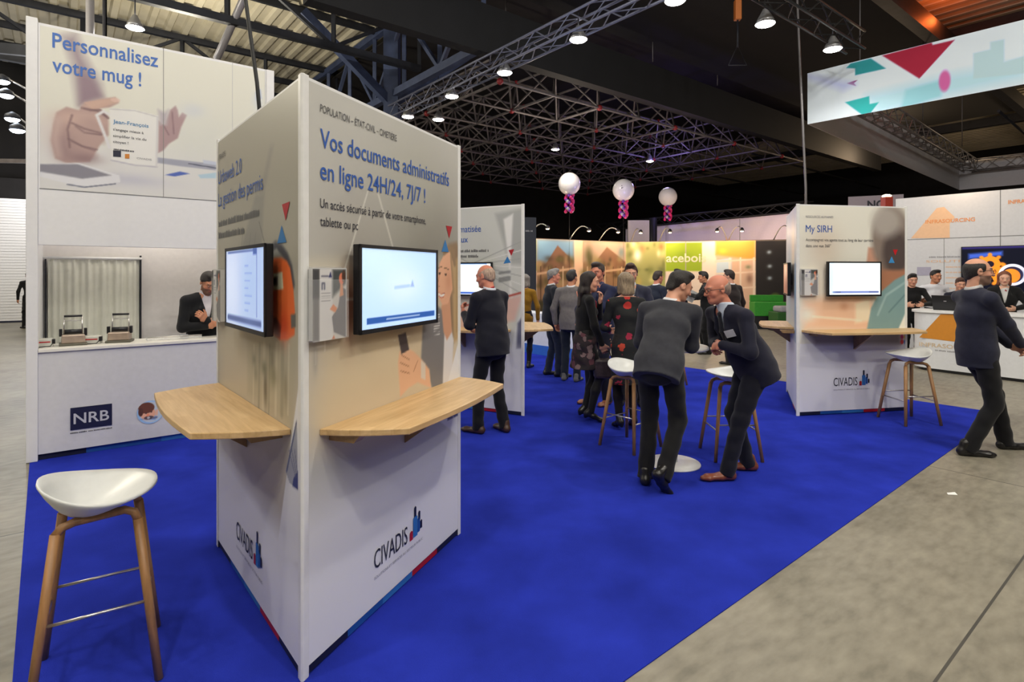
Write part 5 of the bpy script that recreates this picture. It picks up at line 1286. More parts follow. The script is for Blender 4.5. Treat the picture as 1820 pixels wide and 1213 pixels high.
def V3(*a): return np.array(a, float)
def nrm(v): return v / max(1e-9, np.linalg.norm(v))
def cone(A, B, ra, rb=None, xa=None, op='+', **kw):
    """tapered capsule; radii may be (across, deep) pairs measured along xa and square to it"""
    rb = ra if rb is None else rb
    e = lambda r: (float(r[0]), float(r[1])) if isinstance(r, (tuple, list)) else (float(r), float(r))
    return dict(t='c', A=np.asarray(A, float), B=np.asarray(B, float), ra=e(ra), rb=e(rb), xa=xa, op=op, **kw)
def egg(c, r, ax=None, op='+', **kw):
    return dict(t='e', A=np.asarray(c, float), r=np.asarray(r, float), ax=np.eye(3) if ax is None else ax, op=op, **kw)
def bounds(p):
    if p['t'] == 'c':
        r = max(p['ra'] + p['rb']); return np.minimum(p['A'], p['B']) - r, np.maximum(p['A'], p['B']) + r
    r = p['r'].max(); return p['A'] - r, p['A'] + r
def dist(p, X, Y, Z):
    if p['t'] == 'e':
        x, y, z = X - p['A'][0], Y - p['A'][1], Z - p['A'][2]; q = 0
        for i in range(3):
            a = p['ax'][i]; q = q + ((x * a[0] + y * a[1] + z * a[2]) / p['r'][i]) ** 2
        return (np.sqrt(q) - 1) * p['r'].min()
    A, B = p['A'], p['B']; d = B - A; L2 = max(1e-9, d @ d)
    x, y, z = X - A[0], Y - A[1], Z - A[2]
    t = np.clip((x * d[0] + y * d[1] + z * d[2]) / L2, 0, 1)
    x = x - t * d[0]; y = y - t * d[1]; z = z - t * d[2]
    ra, rb = p['ra'], p['rb']
    if p['xa'] is None and ra[0] == ra[1] and rb[0] == rb[1]:
        return np.sqrt(x * x + y * y + z * z) - (ra[0] + (rb[0] - ra[0]) * t)
    a = nrm(d); xa = p['xa'] if p['xa'] is not None else V3(1, 0, 0); xa = nrm(xa - a * (xa @ a)); ya = np.cross(a, xa)
    rx = ra[0] + (rb[0] - ra[0]) * t; ry = ra[1] + (rb[1] - ra[1]) * t; rz = np.minimum(rx, ry)
    qx = x * xa[0] + y * xa[1] + z * xa[2]; qy = x * ya[0] + y * ya[1] + z * ya[2]; qz = x * a[0] + y * a[1] + z * a[2]
    return (np.sqrt((qx / rx) ** 2 + (qy / ry) ** 2 + (qz / rz) ** 2) - 1) * np.minimum(rx, ry)

def ik(A, T, l1, l2, pole):
    d = T - A; L = np.linalg.norm(d)
    if L > (l1 + l2) * .999: T = A + d / L * (l1 + l2) * .999; d = T - A; L = np.linalg.norm(d)
    n = d / L; a = (l1 * l1 - l2 * l2 + L * L) / (2 * L); h = math.sqrt(max(0, l1 * l1 - a * a))
    p = pole - n * (pole @ n); p = nrm(p)
    return A + n * a + p * h, T
def rot(v, ax, ang):
    ax = nrm(ax); c, s = math.cos(ang), math.sin(ang)
    return v * c + np.cross(ax, v) * s + ax * (ax @ v) * (1 - c)
def rotm(yaw, pitch=0, roll=0):
    """columns right, forward, up; yaw to the left, pitch downward, roll to the right (degrees)"""
    y, p, r = map(math.radians, (yaw, pitch, roll))
    R, Fw, U = V3(1, 0, 0), V3(0, 1, 0), V3(0, 0, 1)
    def ap(ax, a): return [rot(v, ax, a) for v in (R, Fw, U)]
    R, Fw, U = ap(V3(0, 0, 1), y); R, Fw, U = [rot(v, R, -p) for v in (R, Fw, U)]; R, Fw, U = [rot(v, Fw, r) for v in (R, Fw, U)]
    return R, Fw, U

def hand_prims(W, d, palm, s, curl=.5, side=1, thumb=.5, spread=.06):
    """palm, four fingers of different length with knuckle bends, and a thumb from the side of the palm"""
    d = nrm(d); palm = nrm(palm - d * (palm @ d)); lat = np.cross(d, palm) * side      # towards the thumb
    ps = [cone(W - d * .01 * s, W + d * .030 * s, (.027 * s, .021 * s), (.036 * s, .017 * s), xa=lat), cone(W + d * .030 * s, W + d * .080 * s, (.036 * s, .016 * s), (.040 * s, .0135 * s), xa=lat)]
    fing = []
    for o, L in ((.031, .070), (.0105, .080), (-.0105, .075), (-.030, .058)):
        p = W + d * .080 * s + lat * o * s * .98; u = nrm(d + lat * o * spread * 20); g = []
        for k, (f, r0, r1) in enumerate(((.45, .0092, .0085), (.32, .0085, .0078), (.23, .0078, .0066))):
            u = rot(u, lat * side, (curl * (1.0, 1.15, .8)[k]) * (1 if True else 0) ) if False else nrm(u * math.cos(curl * (1.0, 1.15, .8)[k]) + palm * math.sin(curl * (1.0, 1.15, .8)[k])) if k == 0 else nrm(u * math.cos(curl * (1.0, 1.15, .8)[k]) + np.cross(np.cross(d, palm), u) * math.sin(curl * (1.0, 1.15, .8)[k]))
            q = p + u * L * f * s; g.append(cone(p, q, r0 * s, r1 * s)); p = q
        fing.append(g)
    p = W + d * .022 * s + lat * .026 * s; u = nrm(d * .72 + lat * .62 + palm * .25 * thumb); q = p + u * .046 * s
    u2 = nrm(u + palm * .55 * thumb + d * .35 - lat * .25); q2 = q + u2 * .034 * s
    th = [cone(p, q, .0145 * s, .0105 * s), cone(q, q2, .0105 * s, .008 * s)]
    return ps, fing, th

SKIN = {'fair': (206, 152, 126), 'tan': (192, 132, 100), 'ruddy': (206, 134, 110), 'pale': (216, 168, 142)}
M_SKIN = print_mat('skin', .5)
def cloth(name, rgb, rough=.85, noise=.12, sheen=.12):
    return mat('cloth_' + name, L3(*rgb), rough, noise=noise, nscale=26, bump=.25, bscale=420, sheen=sheen, spec=.25)
M_LEATHER = {'black': mat('black_leather', (.012, .011, .011), .3, noise=.2), 'brown': mat('brown_leather', (.20, .055, .025), .32, noise=.25, nscale=12), 'tan': mat('tan_leather', (.30, .11, .05), .4, noise=.2)}
def hair_mat(name, rgb):
    return mat('hair_' + name, L3(*rgb), .55, noise=.45, nscale=14, bump=.5, bscale=30, stretch=(9, 9, 1.2))
M_GLASS = mat('spectacle_frame', (.015, .013, .013), .35)
M_SHIRTW = cloth('white', (216, 216, 222), .8, .04)

def person(x, y, face, H, label, skin='fair', hair=('short', (46, 36, 30)), top=('suit', (24, 26, 40)), shirt=(216, 216, 222), tie=None, legs=('trousers', (20, 21, 28)), shoes='black',
           feet=((-.11, .0, 8), (.11, .0, -8)), lift=((0, 0), (0, 0)), hips=(0, 0, 0), lean=4, side=0, twist=0, head=(0, 8, 0), hands=(None, None), poles=((-1, -.6, -.2), (1, -.6, -.2)),
           hand_dir=(None, None), palm=(None, None), curl=(.45, .45), vox=.010, fem=False, glasses=False, beard=0, lanyard=None, badge=False, z0=.006, girth=1.0, seat=None, floor_z=None, knee=((0, 1, 0), (0, 1, 0)), cheap=False):
    """x, y on the floor, face = compass direction looked at (degrees from +X), H height in metres; pose given in the person's own right / forward / up axes"""
    s = H / 1.75; up = V3(0, 0, 1)
    hz = .925 * s - (.0 if seat is None else 0) + hips[2]
    Pv = V3(hips[0], hips[1], hz)
    Rb, Fb, Ub = rotm(0, lean, side)                    # spine
    Rc, Fc, _ = rotm(twist, lean, side); Uc = Ub
    waist = Pv + Ub * .14 * s; chest = Pv + Ub * .34 * s; neck = Pv + Ub * .555 * s
    sw = (.172 if fem else .192) * s * (1 + .25 * (girth - 1))
    shl, shr = neck - Ub * .075 * s - Rc * sw, neck - Ub * .075 * s + Rc * sw
    Rh, Fh, Uh = rotm(twist + head[0], lean * .35 + head[1], head[2] + side * .4)
    nb = nrm(Ub * .6 + Uh * .4 + up * .25)
    hc = neck + nb * .075 * s + Uh * .083 * s + Fh * .028 * s
    # arms
    ua, fa = .285 * s, .255 * s
    arms = []
    for i, sh in enumerate((shl, shr)):
        sg = -1 if i == 0 else 1; T = hands[i]
        if T is None: T = sh + V3(sg * .075, .05, -.52) * s
        else: T = V3(*T)
        el, wr = ik(sh, T, ua, fa, V3(*poles[i])); fd = nrm(wr - el)
        hd = fd if hand_dir[i] is None else nrm(V3(*hand_dir[i])); pn = V3(-sg, .15, 0) if palm[i] is None else V3(*palm[i])
        arms.append((sh, el, wr, fd, hd, pn, sg))
    # legs
    tl, sl = .43 * s, .425 * s; lg = []
    for i, (fx, fy, fyaw) in enumerate(feet):
        sg = -1 if i == 0 else 1; hip = Pv + Rb * sg * .088 * s * (1.05 if fem else 1)
        lz, pit = lift[i]; an = V3(fx, fy, .085 * s + lz)
        kn, an = ik(hip, an, tl, sl, V3(*knee[i])); lg.append((hip, kn, an, fyaw, pit, sg))
    hs = H * .1295 / .226 if True else 1                 # head scale: head height about H/7.7
    hl = lambda a, b, c: hc + Rh * a * hs + Fh * b * hs + Uh * c * hs
    hax = np.array([Rh, Fh, Uh])
    # ---------------- body
    tw = .92 if fem else 1.0
    torso = [cone(Pv - Ub * .02 * s, waist, (.145 * s * girth, .100 * s * girth), (.118 * s * girth * tw, .088 * s * girth), xa=Rb), cone(waist, chest, (.118 * s * girth * tw, .088 * s * girth), (.145 * s * tw, .095 * s), xa=Rc),
             cone(chest, neck - Ub * .06 * s, (.145 * s * tw, .095 * s), (.135 * s, .062 * s), xa=Rc), cone(neck - Ub * .05 * s - Fc * .012 * s, hc - Uh * .075 * hs - Fh * .02 * hs, .062 * s * tw, .055 * s * tw)]
    for sh in (shl, shr): torso.append(cone(neck - Ub * .035 * s, sh, .05 * s, .052 * s))
    face_p = [egg(hl(0, -.016, .028), V3(.074, .094, .086) * hs, hax), egg(hl(0, .026, -.025), V3(.060, .062, .082) * hs, hax, k=.03), egg(hl(0, .052, -.086), V3(.034, .032, .026) * hs, hax, k=.03),
              cone(hl(-.045, .0, -.062), hl(-.012, .06, -.092), .02 * hs, .018 * hs, k=.02), cone(hl(.045, .0, -.062), hl(.012, .06, -.092), .02 * hs, .018 * hs, k=.02),
              egg(hl(0, .079, .024), V3(.05, .012, .010) * hs, hax, k=.02), egg(hl(-.031, .093, .004), V3(.017, .012, .011) * hs, hax, op='-', k=.012), egg(hl(.031, .093, .004), V3(.017, .012, .011) * hs, hax, op='-', k=.012),
              cone(hl(0, .086, .012), hl(0, .106, -.028), .008 * hs, .0135 * hs, k=.012), egg(hl(-.011, .094, -.031), V3(.008, .009, .007) * hs, hax, k=.008), egg(hl(.011, .094, -.031), V3(.008, .009, .007) * hs, hax, k=.008),
              egg(hl(0, .085, -.054), V3(.024, .010, .0055) * hs, hax, k=.006), egg(hl(0, .083, -.064), V3(.021, .011, .006) * hs, hax, k=.006), egg(hl(0, .09, -.0585), V3(.02, .006, .0016) * hs, hax, op='-', k=.003),
              egg(hl(-.031, .078, .004), V3(.013, .0125, .012) * hs, hax, k=.004), egg(hl(.031, .078, .004), V3(.013, .0125, .012) * hs, hax, k=.004),
              egg(hl(-.044, .055, -.03), V3(.02, .02, .022) * hs, hax, k=.02), egg(hl(.044, .055, -.03), V3(.02, .02, .022) * hs, hax, k=.02)]
    for e in (-1, 1):
        face_p += [egg(hl(e * .079, -.012, -.004), V3(.010, .021, .031) * hs, np.array([nrm(Rh - Fh * e * .35), nrm(Fh + Rh * e * .35), Uh]), k=.008), egg(hl(e * .088, -.006, -.002), V3(.006, .011, .018) * hs, hax, op='-', k=.006)]
    groups = [(.035, torso + face_p)]; fine = [(hc - .125 * hs - .02, hc + .125 * hs + .02, min(vox, .0065))]
    for sh, el, wr, fd, hd, pn, sg in arms:
        hp, fg, th = hand_prims(wr, hd, pn, s, curl[0 if sg < 0 else 1], side=sg)
        groups.append((.02, [cone(sh, el, .046 * s, .036 * s), cone(el, wr, .038 * s, .025 * s)] + hp + [dict(t_, k=.010) for t_ in th]))
        if not cheap:
            for g in fg: groups.append((.004, g))
            fine.append((wr - .03, wr + .03, min(vox, .006))); c = wr + hd * .09 * s; fine.append((c - .09, c + .09, min(vox, .0058)))
        else: groups[-1][1].extend([dict(p, k=.004) for g in fg for p in g])
    for hip, kn, an, fyaw, pit, sg in lg:
        groups.append((.012, [cone(hip, kn, .070 * s, .043 * s), cone(kn, kn * .6 + an * .4 - V3(0, .010, 0), .040 * s, .040 * s), cone(kn * .6 + an * .4 - V3(0, .010, 0), an, .039 * s, .029 * s)]))
    root_M = Matrix.Translation((x, y, z0)) @ Matrix.Rotation(math.radians(face - 90), 4, 'Z')
    def mesh(name, V, Q, m, parent=None):
        me = bpy.data.meshes.new(name); me.from_pydata(V.tolist(), [], Q.tolist()); me.polygons.foreach_set('use_smooth', [True] * len(Q)); me.materials.append(m); me.update()
        o = bpy.data.objects.new(name, me); COL.objects.link(o)
        if parent is None: o.matrix_basis = root_M
        else: o.parent = parent
        return o
    V, Q = surface(groups, vox=vox, fine=fine)
    body = mesh('person', V, Q, M_SKIN)
    prop(body, label, 'person')
    # skin colour by place on the face
    c = np.ones((len(V), 3)) * np.array(SKIN[skin]) * (1 + .03 * np.sin(V[:, :1] * 90) * np.sin(V[:, 2:] * 70))
    q = V - hc; lx, ly, lz = q @ Rh / hs, q @ Fh / hs, q @ Uh / hs
    def tint(m, col, a=1.0):
        m = np.clip(m, 0, 1)[:, None] * a; c[:] = c * (1 - m) + np.array(col, float) * m
    near = (np.abs(lx) < .1) & (ly > -.12) & (np.abs(lz) < .14)
    tint(near * np.exp(-((np.abs(lx) - .045) / .02) ** 2 - ((lz + .03) / .02) ** 2) * (ly > .03), (204, 112, 96), .35)
    if beard:
        bd = (lz < -.035) & (ly > -.01) & (np.abs(lx) < .075) & (lz > -.13) & ~((np.abs(lz + .058) < .007) & (np.abs(lx) < .02)); tint(bd * near, np.array(hair[1]) * .8 + 30, beard * .62)
    tint(near * (ly > .075) * (np.abs(lx) < .024) * (np.abs(lz + .059) < .0085), (168, 84, 76), .75)
    for e in (-1, 1):
        de = np.sqrt((lx - e * .031) ** 2 + ((lz - .004) * 2.1) ** 2)
        tint((ly > .07) * (de < .0118), (228, 222, 216)); tint((ly > .07) * (np.hypot(lx - e * .031, lz - .004) < .0064), (40, 28, 24))
        if hair[0] != 'none': tint((ly > .06) * (np.abs(lz - .027 + .1 * np.maximum(0, np.abs(lx - e * .032) - .012)) < .0042) * (np.abs(lx - e * .032) < .021), np.array(hair[1]) * .9, .75)
    at_ = body.data.color_attributes.new('print_colour', 'FLOAT_COLOR', 'POINT')
    at_.data.foreach_set('color', np.concatenate([lin(np.clip(c, 0, 255)), np.ones((len(c), 1))], 1).ravel().astype(np.float32))
    def garment(name, groups, m, cuts=(), v=None, noise=.0014, fine=(), gk=0.0):
        V, Q = surface(groups, cuts, vox=v or vox * 1.05, noise=noise, nseed=x * 7 + y, fine=fine, gk=gk)
        return mesh(name, V, Q, m, body) if len(V) else None
    def plane(n, p, keep=-1):
        n = nrm(np.asarray(n, float)); k = float(n @ p); return lambda X, Y, Z: (n[0] * X + n[1] * Y + n[2] * Z - k)
    hn = '%d_%d_%d' % tuple(hair[1])
    # ---------------- hair
    hm = hair_mat(hn, hair[1]); st = hair[0]
    cap = [egg(hl(0, -.020, .033), V3(.0805, .0975, .0895) * hs, hax)]
    jag = lambda X, Y, Z, c_: c_(X, Y, Z) + .004 * hs * (np.sin((X * Rh[0] + Y * Rh[1] + Z * Rh[2]) * 95 / hs) + np.sin((X * Rh[0] + Y * Rh[1] + Z * Rh[2]) * 210 / hs + 1))
    hv = min(vox, .008)
    if st == 'short':
        garment('hair', [(.02, cap + [egg(hl(0, .03, .105), V3(.055, .05, .03) * hs, hax), cone(hl(-.07, -.005, .03), hl(-.074, .008, -.008), .014 * hs, .008 * hs), cone(hl(.07, -.005, .03), hl(.074, .008, -.008), .014 * hs, .008 * hs), egg(hl(0, -.075, -.02), V3(.06, .03, .055) * hs, hax)])],
                hm, [plane(-Uh * .82 + Fh * .62, hl(0, .062, .042)) if False else (lambda X, Y, Z, c_=plane(-Uh * .9 + Fh * .75, hl(0, .064, .056)): jag(X, Y, Z, c_))], hv, .0028)
    elif st == 'fringe':                                  # bald on top, hair round sides and back
        g = [(.015, [egg(hl(0, -.018, .018), V3(.080, .0985, .085) * hs, hax), egg(hl(0, -.07, -.025), V3(.062, .036, .05) * hs, hax)])]
        garment('hair', g, hm, [plane(Uh * 1.0 + Fh * (hair[3] if len(hair) > 3 else .45), hl(0, 0, .045 + (hair[2] if len(hair) > 2 else 0))), plane(-Uh * .95 + Fh * .7, hl(0, .02, -.005)), plane(Fh, hl(0, .034, 0))], hv, .0012)
    elif st == 'bob':
        g = [(.025, cap + [cone(hl(-.062, -.03, .04), hl(-.074, -.022, -.11), .035 * hs, .028 * hs), cone(hl(.062, -.03, .04), hl(.074, -.022, -.11), .035 * hs, .028 * hs), cone(hl(0, -.07, .03), hl(0, -.075, -.125), (.075 * hs, .045 * hs), (.078 * hs, .035 * hs), xa=Rh)])]
        garment('hair', g, hm, [lambda X, Y, Z: np.minimum(*[w for w in ((-(Z * Uh[2] + Y * Uh[1] + X * Uh[0]) + float(Uh @ hl(0, 0, .06))), (X * Fh[0] + Y * Fh[1] + Z * Fh[2] - float(Fh @ hl(0, .035, 0))))]) if False else (Fh[0] * X + Fh[1] * Y + Fh[2] * Z - float(Fh @ hl(0, .03, 0))) - .75 * np.maximum(0, (Uh[0] * X + Uh[1] * Y + Uh[2] * Z) - float(Uh @ hl(0, 0, .03)))], hv, .002)
    elif st == 'long':
        bk = neck - Fc * .085 * s
        g = [(.025, cap + [cone(hl(-.058, -.03, .05), hl(-.072, -.02, -.11), .034 * hs, .03 * hs), cone(hl(.058, -.03, .05), hl(.072, -.02, -.11), .034 * hs, .03 * hs), cone(hl(0, -.07, .04), hl(0, -.085, -.13), (.075 * hs, .045 * hs), (.085 * hs, .04 * hs), xa=Rh),
                           cone(hl(0, -.085, -.12), bk - Ub * .14 * s, (.085 * hs, .04 * hs), (.07 * s, .022 * s), xa=Rh), cone(hl(-.07, -.025, -.10), neck - Rc * .09 * s + Fc * .02 * s - Ub * .10 * s, .03 * hs, .02 * s), cone(hl(.07, -.025, -.10), neck + Rc * .09 * s + Fc * .02 * s - Ub * .10 * s, .03 * hs, .02 * s)])]
        garment('hair', g, hm, [lambda X, Y, Z: (Fh[0] * X + Fh[1] * Y + Fh[2] * Z - float(Fh @ hl(0, .025, 0))) - .75 * np.maximum(0, (Uh[0] * X + Uh[1] * Y + Uh[2] * Z) - float(Uh @ hl(0, 0, .03)))], hv, .002)
    # ---------------- upper clothes
    kind, rgb = top[0], top[1]; tm = top[2] if len(top) > 2 else cloth('%d_%d_%d' % tuple(rgb), rgb)
    suit = kind == 'suit'
    e = .026 if suit else .014
    hem_z = {'suit': -.115, 'shirt': -.06, 'sweater': -.06, 'dress': -.42, 'coat': -.36}[kind] * s
    hem = Pv + Ub * hem_z
    g_ = girth
    if kind in ('dress', 'coat'):
        tors = [cone(hem, Pv, (.185 * s, .15 * s), (.168 * s, .128 * s), xa=Rb), cone(Pv, waist, (.168 * s, .128 * s), (.128 * s, .105 * s), xa=Rb)]
    elif suit:
        tors = [cone(hem, Pv + Ub * .03 * s, (.178 * s * g_, .130 * s * g_), (.170 * s * g_, .126 * s * g_), xa=Rb), cone(Pv + Ub * .03 * s, waist, (.172 * s * g_, .128 * s * g_), (.150 * s * g_, .118 * s * g_), xa=Rb)]
    else:
        tors = [cone(hem, waist, (.166 * s * g_, .125 * s * g_), (.136 * s * g_ * tw, .108 * s * g_), xa=Rb)]
    we = .150 * s * g_ if suit else .136 * s * g_ * tw; wd_ = (.118 if suit else .106) * s * g_
    tors += [cone(waist, chest, (we, wd_), ((.168 if suit else .156 * tw) * s, (.122 if suit else .112) * s), xa=Rc),
             cone(chest, neck - Ub * .075 * s, ((.168 if suit else .156 * tw) * s, (.122 if suit else .112) * s), (.150 * s, .082 * s), xa=Rc), cone(neck - Ub * .06 * s - Fc * .012 * s, neck + nb * .012 * s - Fc * .014 * s, .075 * s, .064 * s)]
    if fem: tors += [egg(chest - Rc * .062 * s + Fc * .075 * s + Ub * .02 * s, V3(.06, .055, .06) * s, k=.03), egg(chest + Rc * .062 * s + Fc * .075 * s + Ub * .02 * s, V3(.06, .055, .06) * s, k=.03)]
    for sh in (shl, shr): tors.append(cone(neck - Ub * .045 * s, sh + Ub * .004, .058 * s, (.060 if suit else .055) * s))
    slv = []
    cuffw = top[3] if len(top) > 3 else 0.0               # how far the sleeve ends before the wrist
    for sh, el, wr, fd, hd, pn, sg in arms:
        w2 = wr - fd * (.012 * s + cuffw * fa)
        slv.append((.03, [cone(sh, el, (.059 if suit else .052) * s, (.052 if suit else .046) * s), cone(el, w2, (.053 if suit else .046) * s, (.041 if suit else .035) * s)]))
    front = lambda X, Y, Z: (X - neck[0]) * Fc[0] + (Y - neck[1]) * Fc[1] + (Z - neck[2]) * Fc[2]
    latf = lambda X, Y, Z: (X - neck[0]) * Rc[0] + (Y - neck[1]) * Rc[1] + (Z - neck[2]) * Rc[2]
    upf = lambda X, Y, Z: (X - neck[0]) * Uc[0] + (Y - neck[1]) * Uc[1] + (Z - neck[2]) * Uc[2]
    bottom = plane(-Ub, hem)
    if suit:
        op = top[4] if len(top) > 4 else .30              # depth of the V opening
        def vcut(X, Y, Z):
            u_ = upf(X, Y, Z); w = np.clip((u_ + op * s) / (op * s), 0, 1.3) * .066 * s + np.where(u_ < -.46 * s, np.minimum(.05, (-.46 * s - u_) * .25), 0)
            w = np.where(u_ < -op * s, np.where(u_ < -.46 * s, w, -.01), w)
            return np.minimum(w - np.abs(latf(X, Y, Z)), front(X, Y, Z) - .01 * s)
        lap = []
        for sg in (-1, 1):
            a = neck + Rc * sg * .058 * s + Fc * .045 * s - Ub * .0 * s; b = neck - Ub * .14 * s + Rc * sg * .060 * s + Fc * .112 * s; c2 = neck - Ub * op * s + Rc * sg * .012 * s + Fc * .135 * s * (1 + .6 * (g_ - 1))
            lap += [cone(a, b, .014 * s, .024 * s, k=.012), cone(b, c2, .024 * s, .010 * s, k=.012)]
        col = [cone(neck - Rc * .064 * s - Fc * .0 * s + nb * .002 * s, neck - Fc * .072 * s + nb * .022 * s, .016 * s, k=.012), cone(neck + Rc * .064 * s + nb * .002 * s, neck - Fc * .072 * s + nb * .022 * s, .016 * s, k=.012)]
        garment('jacket', [(.055, tors + [dict(p_, k=.014) for p_ in col + lap])] + slv, tm, [bottom, vcut, plane(nb - Fc * .30, neck + nb * .020 * s)], noise=.0018, gk=.018)
        if shirt is not None:
            sm = cloth('%d_%d_%d' % tuple(shirt), shirt, .8, .05)
            st_ = [cone(Pv, waist, (.135 * s * g_, .104 * s * g_), (.135 * s * g_, .106 * s * g_), xa=Rb), cone(waist, chest, (.135 * s * g_, .106 * s * g_), (.150 * s, .110 * s), xa=Rc), cone(chest, neck - Ub * .06 * s, (.150 * s, .110 * s), (.125 * s, .072 * s), xa=Rc),
                   cone(neck - Ub * .05 * s - Fc * .008 * s, neck + nb * .04 * s - Fc * .004 * s, .069 * s * tw, .064 * s * tw)]
            garment('shirt', [(.03, st_)], sm, [plane(nb - Fc * .35, neck + nb * .042 * s)], noise=.001)
            if not cheap:
                for sh, el, wr, fd, hd, pn, sg in arms: garment('cuff', [(.01, [cone(wr - fd * .035 * s, wr + fd * .002 * s, .034 * s, .034 * s)])], sm, [plane(fd, wr + fd * .004 * s)], noise=0)
        if tie:
            a = neck + Fc * .072 * s - Ub * .025 * s; b = neck - Ub * .16 * s + Fc * .128 * s; c2 = waist + Fc * .118 * s * g_ + Ub * .05
            garment('tie', [(.008, [cone(a, b, (.020 * s, .010 * s), (.030 * s, .010 * s), xa=Rc), cone(b, c2, (.030 * s, .010 * s), (.036 * s, .010 * s), xa=Rc), egg(a, V3(.024, .016, .022) * s)])], cloth('tie_%d' % tie[0], tie, .5, .1), noise=0, v=.008)
    else:
        cuts = [bottom, plane(nb - Fc * .3, neck + nb * .016 * s)]
        if kind == 'dress': cuts.append(lambda X, Y, Z: (X - neck[0]) * Uc[0] + (Y - neck[1]) * Uc[1] + (Z - neck[2]) * Uc[2] + .005 * s)
        nm = {'dress': 'dress', 'coat': 'coat', 'shirt': 'shirt', 'sweater': 'top'}[kind]
        garment(nm, [(.035, tors)] + slv, tm, cuts, noise=.002, gk=.018)
    # ---------------- lower clothes
    lk, lrgb = legs[0], legs[1]; lm = legs[2] if len(legs) > 2 else cloth('%d_%d_%d' % tuple(lrgb), lrgb)
    if lk in ('trousers', 'tights', 'skirt'):
        tr = lk == 'trousers'; gs = [(.04, [cone(Pv + Ub * .10 * s, Pv - Ub * .03 * s, (.150 * s * g_, .115 * s * g_), (.162 * s * g_, .122 * s * g_), xa=Rb)])]
        for hip, kn, an, fyaw, pit, sg in lg:
            end = an - V3(0, .0, .045 * s) if tr else an
            mid_ = kn * .6 + an * .4 - V3(0, .010, 0)
            gs.append((.03, [cone(hip + Ub * .03, kn, (.092 if tr else .082) * s * (.5 + .5 * g_), (.066 if tr else .054) * s)] + ([cone(kn, end, .064 * s, .060 * s)] if tr else [cone(kn, mid_, .052 * s, .053 * s), cone(mid_, end, .052 * s, .040 * s)])))
        # blend legs into the seat as one garment
        allp = [p for g in gs for p in g[1]]
        cuts = []
        if tr:
            zc = [(lg[i][2], lg[i][1]) for i in (0, 1)]
            def hemcut(X, Y, Z):
                r = np.full(np.broadcast(X, Y, Z).shape, -1.0)
                for an, kn in zc:
                    d = nrm(kn - an); p = an - d * .045 * s; near_ = np.hypot(X - an[0], Y - an[1]) < .16
                    r = np.maximum(r, np.where(near_ & (Z < an[2] + .1), -((X - p[0]) * d[0] + (Y - p[1]) * d[1] + (Z - p[2]) * d[2]), -1))
                return r
            cuts = [hemcut]
        nm = {'trousers': 'trousers', 'tights': 'tights', 'skirt': 'tights'}[lk]
        g2 = [(.03, gs[0][1] + gs[1][1]), (.03, gs[2][1])] if True else gs
        garment(nm, g2, lm, cuts, noise=.003 if tr else .0006)
    if len(legs) > 3:                                     # skirt over tights
        h2 = Pv - Ub * .32 * s
        gsk = [(.03, [cone(h2, Pv, (.190 * s, .160 * s), (.172 * s, .130 * s), xa=Rb), cone(Pv, waist - Ub * .02, (.172 * s, .130 * s), (.136 * s, .112 * s), xa=Rb)])]
        garment('skirt', gsk, legs[3], [plane(-Ub, h2 + Ub * .01), plane(Ub, waist)], noise=.005)
    # ---------------- shoes
    for hip, kn, an, fyaw, pit, sg in lg:
        a = math.radians(fyaw); fd = V3(-math.sin(a), math.cos(a), 0); ft = V3(math.cos(a), math.sin(a), 0); u3 = up.copy()
        if pit: fd = rot(fd, ft, math.radians(-pit)); u3 = rot(up, ft, math.radians(-pit))
        sole = an - u3 * .085 * s; k = .9 if fem else 1.0
        heel = .035 * s if (fem and not cheap) else 0
        P_ = lambda f, h, l=0: sole + fd * f * s * k + u3 * h * s * k + ft * l * s
        ps = [cone(P_(-.045, .035 + heel), P_(.05, .03 + heel * .6), (.036 * s * k, .034 * s), (.041 * s * k, .030 * s), xa=ft), cone(P_(.05, .03 + heel * .6), P_(.155, .024), (.041 * s * k, .030 * s), (.043 * s * k, .026 * s), xa=ft), cone(P_(.155, .024), P_(.20, .020), (.042 * s * k, .024 * s), (.028 * s * k, .018 * s), xa=ft),
              cone(P_(-.03, .04 + heel), an + u3 * .02 * s - fd * .012 * s, .040 * s * k, .041 * s * k)]
        if heel: ps.append(cone(P_(-.055, .0), P_(-.05, .05), .014 * s, .03 * s))
        sp = sole + u3 * .002
        garment('shoe', [(.022, ps)], M_LEATHER[shoes] if shoes in M_LEATHER else shoes, [plane(-u3, sp)] if not heel else [plane(-u3, sole)], v=min(vox, .009), noise=0)
    # ---------------- spectacles, lanyard, badge
    if glasses:
        mb = MB()
        for e_ in (-1, 1):
            ring = [hl(e_ * .032 + .023 * math.cos(t), .104, .002 + .017 * math.sin(t)) for t in np.linspace(0, 2 * math.pi, 15)]
            mb.tube([tuple(p) for p in ring], .0022 * hs, 5); mb.tube([tuple(hl(e_ * .055, .103, .006)), tuple(hl(e_ * .083, .04, .008)), tuple(hl(e_ * .087, -.02, .0))], .0022 * hs, 5)
        mb.tube([tuple(hl(-.009, .106, .006)), tuple(hl(.009, .106, .006))], .002 * hs, 5)
        o = mb.build('glasses', M_GLASS); o.parent = body
    if lanyard:
        mb = MB(); lm_ = mat('lanyard_%d' % lanyard[0], L3(*lanyard), .6); dz = .155 if suit else .135
        for sg in (-1, 1):
            mb.tube([tuple(neck - Fc * .07 * s + nb * .035 * s), tuple(neck + Rc * sg * .078 * s + nb * .012 * s), tuple(neck - Ub * .08 * s + Rc * sg * .062 * s + Fc * .102 * s), tuple(neck - Ub * .30 * s + Rc * sg * .015 * s + Fc * dz * s), tuple(neck - Ub * .42 * s + Fc * dz * s)], .0065 * s, 6)
        o = mb.build('lanyard', lm_); o.parent = body
